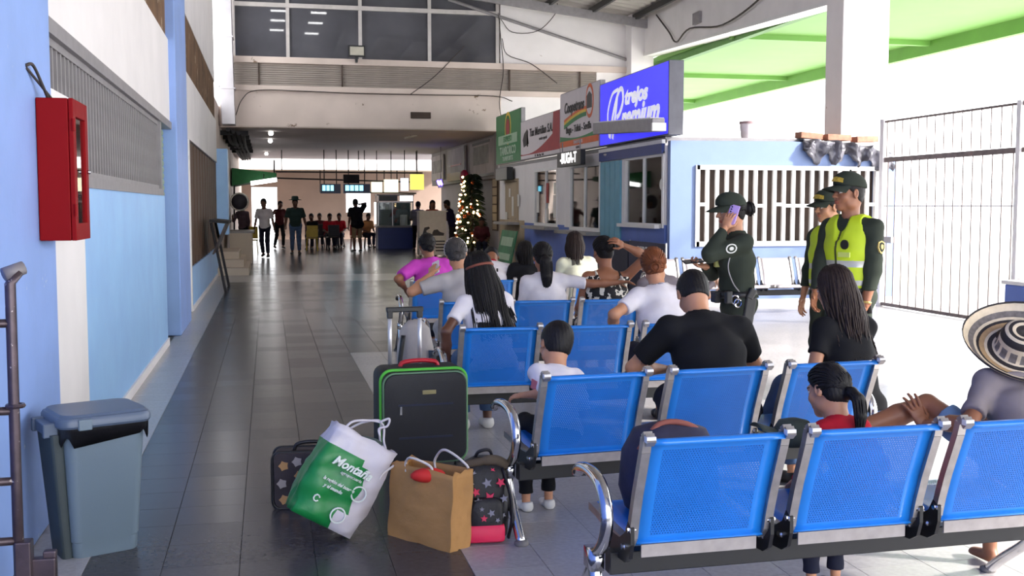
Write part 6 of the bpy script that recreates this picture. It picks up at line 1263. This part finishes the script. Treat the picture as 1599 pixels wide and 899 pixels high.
for i, (x, z) in enumerate(((-.07, .34), (-.03, .34), (.01, .34), (.05, .34), (.07, .16), (.075, .12))): part('jersey_print', MB().box(jer['sp'](z, x, -.132), (.018, .006, .05)), C_BLACK, jer['root'])
drk = sit_at('person in black with dark hair, beside the white jersey', 818, 420, 11.76, 1.56, (24, 4), yaw=-4, head=(0, 10, 0), skin=SKIN[2], top=dict(m=C_BLACK, sleeve=1.8), bottom=dict(m=C_BLACK), shoes=S_BLACK, male=False, vox=.0125, hair=dict(kind='long', m=HB, len=.24, w=.09, n=60))
crm = sit_at('person with straight dark hair in a cream top in the farthest bench', 896, 400, 11.78, 1.66, (12, -2), yaw=-6, head=(-16, 4, 0), skin=SKIN[1], top=dict(m=C_CREAM, sleeve=.9, loose=.022), bottom=dict(m=C_JEAN), shoes=S_WHITE, male=False, build=1.06, vox=.0125, hair=dict(kind='long', m=HBR, len=.27, w=.088, n=80))
handheld('phone', hp, 'L', 'dark phone in a white edged case held by the person with white headband', 'phone', (.075, .15, .012), C_WHITE, off=(.02, .08, -.03))

# the woven hat
HSC = 1.22
hat_c = H2(hatp, (0, -.065, .005)); hat = MB(); n_ = 40; up_h = unit(hatp['Rh'] @ np.array([-.25, -1.0, .82])); fx_ = unit(np.cross((0, 1, 0), up_h)); fy_ = np.cross(up_h, fx_); Rh_ = np.stack([fx_, fy_, up_h], 1)
m_h = [mat('hat_black_fibre', rgb(40, 34, 36), .75, var=.2, scale=30), mat('hat_cream_fibre', rgb(216, 198, 170), .75, var=.1, scale=30), mat('hat_tan_fibre', rgb(176, 144, 104), .75, var=.15, scale=30), mat('hat_grey_fibre', rgb(112, 104, 100), .75, var=.3, scale=40)]
prof = [(.235, .060), (.232, .052), (.222, .040), (.208, .028), (.196, .020), (.184, .013), (.172, .008), (.160, .003), (.150, .000), (.138, -.002), (.126, -.002), (.116, -.001), (.107, .001), (.098, .004), (.092, .022), (.090, .048), (.088, .070), (.084, .086), (.076, .097), (.064, .103), (.050, .104), (.036, .101), (.022, .098), (.004, .097)]
bandcol = [0, 1, 1, 3, 3, 1, 0, 2, 2, 1, 0, 0, 1, 3, 3, 1, 0, 0, 1, 0, 1, 0, 0]
vs = []; fs = []; mi = []
for r, z in prof:
    for k in range(n_):
        a = 2 * math.pi * k / n_; zz = z + (.012 * math.cos(2 * a) * ((r - .10) / .135) ** 1.5 if r > .10 else 0); vs.append(tuple(Rh_ @ np.array([r * math.cos(a), r * math.sin(a) * .98, zz]) * HSC + hat_c))
for i in range(len(prof) - 1):
    for k in range(n_): fs.append((i * n_ + k, i * n_ + (k + 1) % n_, (i + 1) * n_ + (k + 1) % n_, (i + 1) * n_ + k)); mi.append(bandcol[i] if not (bandcol[i] == 3 and i in (13, 14) and k % 3 == 0) else 1)
hat.v, hat.f, hat.m = vs, fs, mi; ho_ = hat.build('hat', m_h, hatp['root'], smooth=True, solid=.004)

# things on and by the seats
nb = thing('backpack', 'navy and rust cloth bag lying on the nearest bench, its top showing', 'backpack', (1.50, 3.92, .445), math.radians(8)); m_nv = mat('navy_rust_cloth', rgb(50, 48, 70), .8, var=.3, scale=8, bump=.4, bscale=14)
part('bag_body', MB().loft([rrect(.34, .20, .08, 0), rrect(.38, .25, .09, .08), rrect(.36, .24, .09, .22), rrect(.28, .18, .07, .30), rrect(.12, .08, .03, .325)]), m_nv, nb, smooth=True); part('trim', MB().tube(spline([(-.16, -.06, .24), (-.06, -.03, .325), (.05, -.05, .322), (.16, -.05, .25)], 5), .012, 6), mat('rust_trim', rgb(150, 84, 70), .7), nb, smooth=True)
cl = at(1243, 660, 4.0); cb = thing('cloth_cap', 'dark green folded cap resting on the lap by the ponytailed child', 'cap', (cl[0], 4.02, cl[2] - .09)); part('crown', MB().loft([rrect(.16, .15, .06, 0), rrect(.17, .16, .07, .05), rrect(.12, .11, .05, .095), rrect(.04, .04, .015, .105)]), mat('dark_green_cloth', rgb(52, 62, 56), .8, var=.3, scale=12), cb, smooth=True); part('peak', MB().sheet(lambda u, v: (-.16 + .12 * u, -.05 + .12 * v, .07 - .04 * u + .02 * math.sin(v * 3)), 6, 6), mat('dark_green_cloth', rgb(52, 62, 56)), cb, smooth=True, solid=.006)
gbk = thing('backpack', 'pale grey rucksack standing beside the benches behind the suitcase handle', 'backpack', (1.10, 8.35, 0), math.radians(6)); m_pg = mat('pale_grey_canvas', rgb(176, 170, 168), .75, var=.1, scale=6, bump=.3, bscale=16)
part('bag_body', MB().loft([rrect(.26, .26, .10, 0), rrect(.29, .30, .12, .10), rrect(.28, .28, .12, .50), rrect(.22, .22, .10, .66), rrect(.10, .10, .04, .72)]), m_pg, gbk, smooth=True); part('strap', MB().tube(spline([(-.12, -.12, .05), (-.155, -.13, .35), (-.12, -.11, .62)], 6), .018, 6), m_black, gbk, smooth=True); part('buckle', MB().box((.10, -.135, .45), (.06, .02, .10)).box((.10, -.13, .25), (.05, .02, .06)), m_chrome, gbk)

# ---------------------------------------------------------------- police officers
m_badge = mat('badge_silver', rgb(190, 190, 186), .4, .3); m_badge_g = mat('badge_gold', rgb(190, 166, 96), .45, .2); m_gunm = mat('holster_black', rgb(24, 24, 26), .45); m_gold_t = mat('cap_gold_letters', rgb(200, 168, 60), .5, var=.4, scale=60)
m_vest = mat('vest_lime', rgb(196, 220, 34), .6, var=.06, scale=5, emit=0); m_refl = mat('vest_reflective', rgb(196, 196, 186), .3, .3, var=.1)
oloc = (at(1152, 400, 7.6)[0], 7.6); O1 = person('officer in dark green uniform and cap, lilac phone at the ear', oloc, yaw=84, H=1.66, pose='stand', lean=(2, 0), head=(6, 6, 0), skin=SKIN[1], top=dict(m=C_OLIVE, sleeve=1.9, hem=.02, collar=C_OLIVE, loose=.018), bottom=dict(m=C_OLIVE, cuff=.055), shoes=S_BLACK, male=False, build=1.06, vox=.009, hair=dict(kind='bun', m=HB, tie=(0, -.115, .0), r=.05),
    L=dict(at=(-.135, .145, 1.50), pole=(-.25, -.35, -1), fdir=(.05, -.35, 1), back=(-.75, .55, .2), curl=.55, spread=.3, thumb=.6), R=dict(at=(.03, .25, 1.19), pole=(.8, -.2, -.6), fdir=(-.15, 1, .12), back=(.25, .1, -1), curl=.75, thumb=.5), group='police officers')
cap(O1, C_OLIVE, None); belt(O1, m_gunm, .05, .022); patch(O1, 'L', m_badge, C_OLIVE, shield=False)
sp = O1['sp']; hol = part('holster', MB().box(sp(-.07, -.185, -.03), (.05, .085, .22), rot=(.15, 0, 0)).box(sp(.06, -.19, -.05), (.045, .06, .09), rot=(.5, 0, 0)), m_gunm, O1['root'], bevel=.012)
part('handcuff', MB().tube([sp(.02, -.178, .075) + np.array([0, .030 * math.cos(a), .034 * math.sin(a)]) for a in np.linspace(0, 6.283, 13)[:-1]], .006, 6, closed=True), m_chrome, O1['root']); part('handcuff', MB().tube([sp(-.005, -.186, .055) + np.array([0, .028 * math.cos(a), .032 * math.sin(a)]) for a in np.linspace(0, 6.283, 13)[:-1]], .006, 6, closed=True), m_chrome, O1['root'])
part('pouch', MB().box(sp(.04, -.16, .12), (.06, .05, .10)), m_gunm, O1['root'], bevel=.01); part('pouch', MB().box(sp(.03, .02, .165), (.12, .05, .09)), m_gunm, O1['root'], bevel=.01)
part('radio', MB().box(sp(.33, -.03, .165), (.05, .04, .13)).box(sp(.44, -.03, .165), (.014, .014, .10)), mat('olive_radio', rgb(150, 152, 84), .6), O1['root'], bevel=.008)
part('shoulder_cord', MB().tube(spline([sp(.42, -.155, .07), sp(.28, -.165, .12), sp(.15, -.165, .085), sp(.07, -.17, .03)], 6), .005, 5), m_grey_steel, O1['root'], smooth=True)
handheld('phone', O1, 'L', 'lilac phone held to the ear of the capped officer', 'phone', (.076, .158, .010), mat('lilac_phone', rgb(190, 160, 226), .3), off=(.012, .105, -.030), turn=(0, 180, 0) if False else (0, 0, 0), cam_m=mat('lens_dark', rgb(40, 36, 60), .15))
handheld('phone', O1, 'R', 'black phone held out low in front of the capped officer', 'phone', (.074, .155, .010), m_black, off=(.0, .11, -.030), turn=(12, 0, 0))
O2loc = (at(1327, 420, 7.3)[0], 7.3); O2 = person('tall officer in lime reflective vest and dark green cap', O2loc, yaw=112, H=1.80, pose='stand', lean=(0, 0), head=(-20, 0, 0), skin=SKIN[0], top=dict(m=C_OLIVE, sleeve=1.92, hem=.02, collar=C_OLIVE, loose=.018), bottom=dict(m=C_OLIVE, cuff=.055), shoes=S_BLACK, build=1.06, vox=.009, hair=dict(kind='short', m=HB, g=.006), L=dict(at=(-.20, .08, .83), pole=(-.7, -.9, 0), fdir=(.5, .5, -.8), back=(-.8, .3, 0)), R=dict(at=(.10, .25, .90), pole=(.8, -.6, 0)), group='police officers')
cap(O2, C_OLIVE, m_gold_t); vest(O2, m_vest, m_refl); belt(O2, m_gunm, .02, .02); patch(O2, 'L', m_badge_g, C_OLIVE); sp = O2['sp']
part('baton', MB().tube([sp(.18, -.175, .06), sp(-.14, -.20, .03)], .018, 8), m_gunm, O2['root'], smooth=True); part('watch', MB().tube([O2['arm']['L']['w'] * .92 + O2['arm']['L']['e'] * .08 + np.array([.030 * math.cos(a), .026 * math.sin(a), .004 * math.sin(a)]) for a in np.linspace(0, 6.283, 13)[:-1]], .008, 6, closed=True), m_badge_g, O2['root'])
part('vest_emblem', MB().lathe([(.034, -.004), (.034, .004)], sp(.335, -.075, .158), 14, R=np.array([[1, 0, 0], [0, 0, -1], [0, 1, 0]], float)), m_gunm, O2['root']); part('name_panel', MB().box(sp(.265, -.075, .162), (.10, .006, .034)), mat('vest_lime_pale', rgb(214, 228, 120), .6), O2['root'])
O3loc = (at(1296, 420, 8.15)[0], 8.15); O3 = person('shorter officer in lime vest standing half behind the tall officer', O3loc, yaw=112, H=1.69, pose='stand', lean=(0, 0), head=(-16, 4, 0), skin=SKIN[1], top=dict(m=C_OLIVE, sleeve=1.92, hem=.02, collar=C_OLIVE), bottom=dict(m=C_OLIVE, cuff=.055), shoes=S_BLACK, vox=.010, hair=dict(kind='short', m=HB, g=.006), group='police officers')
cap(O3, C_OLIVE, m_gold_t); vest(O3, m_vest, m_refl); belt(O3, m_gunm, .02, .02)

# ---------------------------------------------------------------- people far down the passage
GF = 'people far down the passage'
def far(label, px, Y, yaw, H, **k):
    p = at(px, 395, Y); k.setdefault('shoes', S_BLACK); k.setdefault('hair', dict(kind='short', m=HB)); k.setdefault('skin', SKIN[2]); return person(label, (p[0], Y), yaw=yaw, H=H, vox=.018, group=GF, face=False, **k)
W_ = lambda f: dict(L=dict(K=(-.10, .12 * f, .50), A=(-.11, .16 * f - .10, .10), F=(-.1, 1, -.1)), R=dict(K=(.10, -.02, .50), A=(.11, -.22 * f, .12), F=(.1, 1, -.3)))
far('person in dark clothes carrying a round bundle under the green awning', 381, 37.2, 150, 1.72, pose='stand', top=dict(m=cloth('plum_grey', 92, 76, 84), sleeve=1.6), bottom=dict(m=C_BLACK), R=dict(at=(.22, .30, 1.25)), legs=W_(1))
rb = thing('round_bundle', 'round dark bundle carried at the shoulder under the awning', 'bundle', tuple(at(374, 315, 36.9))); part('bundle', MB().ball((0, 0, 0), (.28, .22, .28), n=12), mat('bundle_dark', rgb(52, 50, 60), .6, var=.3, scale=5), rb, smooth=True); part('rope', MB().tube([(.28 * math.cos(a), -.1, .28 * math.sin(a)) for a in np.linspace(0, 6.283, 17)[:-1]], .03, 5, closed=True), m_paper, rb)
far('person in a white tee walking in front of the bright exit', 414, 34.9, 170, 1.82, pose='stand', top=dict(m=C_WHITE, sleeve=.75, loose=.03), bottom=dict(m=C_NAVY), legs=W_(1.4), L=dict(at=(-.3, .1, .82)), R=dict(at=(.3, .05, .82)))
far('slim person in dark clothes at the bright exit behind the white tee', 437, 42.0, 200, 1.78, pose='stand', top=dict(m=C_DARKRED, sleeve=.8), bottom=dict(m=C_BLACK), legs=W_(1), R=dict(at=(.30, .25, 1.3)))
p4 = far('person in a dark green tee, jeans and brimmed hat', 462, 37.2, 178, 1.84, pose='stand', build=1.12, top=dict(m=C_DGREEN, sleeve=.8, loose=.03), bottom=dict(m=C_JEAN), L=dict(at=(-.33, .02, .84)), R=dict(at=(.33, .02, .84)))
part('hat', MB().lathe([(.19, .0), (.20, .012), (.11, .03), (.10, .11), (.07, .13), (.0, .13)], H2(p4, (0, 0, .07)), 16), C_DGREEN, p4['root'], smooth=True)
far('person in a long black tee and khaki shorts, hand to head, seen from behind', 558, 38.7, 20, 1.84, pose='stand', build=1.1, top=dict(m=C_BLACK, sleeve=.8, loose=.05, hem=-.24, grow=.035), bottom=dict(m=C_KHAKI, len=1.1, cuff=.06), sole=S_WHITE, R=dict(at=(.12, .10, 1.56), pole=(1, 0, -.2), fdir=(-.6, 0, .5)), L=dict(at=(-.28, .05, .84)))
far('person in a grey striped shirt leaning at the snack counter', 652, 38.6, -20, 1.76, pose='stand', top=dict(m=C_STRIPE, sleeve=.9, loose=.03), bottom=dict(m=C_BLACK), L=dict(at=(-.2, .35, 1.1)), R=dict(at=(.2, .35, 1.1)), lean=(10, 0))
far('vendor in an orange red top behind the white vendor stand', 675, 36.25, 180, 1.78, pose='stand', skin=SKIN[0], top=dict(m=C_ORANGE, sleeve=.8), bottom=dict(m=C_NAVY), male=False, hair=dict(kind='long', m=HB, len=.25, w=.1, n=10), L=dict(at=(-.25, .25, 1.30)), R=dict(at=(.25, .25, 1.30)), lean=(8, 0))
far('person in a navy shirt leaning toward the white vendor stand', 707, 35.2, 62, 1.80, pose='stand', top=dict(m=C_PURP, sleeve=.8), bottom=dict(m=cloth('charcoal', 56, 54, 60)), lean=(14, 0), L=dict(at=(-.1, .40, 1.15)), R=dict(at=(.1, .42, 1.15)))
for px, Y, yaw, top, lab in ((489, 41.4, 160, C_BLACK, 'dark clothed person seated by the bright far window, leftmost of the seated group'), (514, 41.9, 190, C_RED, 'person in a red top seated in front of the bright far window'), (531, 42.8, 170, C_RED, 'person in a red top seated behind the dark table'), (500, 43.4, 175, C_DARKRED, 'person in a wine top seated far back near the bright window'), (573, 42.6, 200, cloth('ochre', 176, 120, 74), 'person in an ochre top seated just left of the snack counter')):
    f_ = far(lab, px, Y, yaw, 1.72, pose='sit', top=dict(m=top, sleeve=.8), bottom=dict(m=C_NAVY), lean=(12, 0)); st_ = thing('stool', lab.replace('person', 'stool under the person') if False else 'plain dark stool ' + {489: 'leftmost by the bright far window', 514: 'under the nearer red top', 531: 'under the red top behind the table', 500: 'under the wine coloured top', 573: 'just left of the snack counter'}[px], 'stool', (f_['root'].location[0], Y, 0), 0, 'far stools'); part('seat', MB().lathe([(.19, .40), (.19, .43)], n=12), m_dark, st_)
    for a in range(3): part('leg', MB().tube([(.12 * math.cos(a * 2.1), .12 * math.sin(a * 2.1), .40), (.18 * math.cos(a * 2.1), .18 * math.sin(a * 2.1), 0)], .02, 5), m_dark, st_)
f_ = far('person with grey hair seated in front of the lit tree', 752, 31.6, 170, 1.66, pose='sit', top=dict(m=C_DARKRED, sleeve=.9), bottom=dict(m=C_NAVY), male=False, hair=dict(kind='short', m=HB), lean=(18, 0)); st_ = thing('stool', 'plain dark stool in front of the lit tree', 'stool', (f_['root'].location[0], 31.6, 0), 0, 'far stools'); part('seat', MB().lathe([(.19, .40), (.19, .43)], n=12), m_dark, st_)
for a in range(3): part('leg', MB().tube([(.12 * math.cos(a * 2.1), .12 * math.sin(a * 2.1), .40), (.18 * math.cos(a * 2.1), .18 * math.sin(a * 2.1), 0)], .02, 5), m_dark, st_)

# ---------------------------------------------------------------- lettering becomes plain mesh
dg_ = bpy.context.evaluated_depsgraph_get()
for o in [o for o in bpy.data.objects if o.type == 'FONT']:
    me = bpy.data.meshes.new_from_object(o.evaluated_get(dg_)); n_ = link('lettering', me, o.parent)
    n_.location, n_.rotation_euler, n_.scale = o.location, o.rotation_euler, o.scale; bpy.data.objects.remove(o)
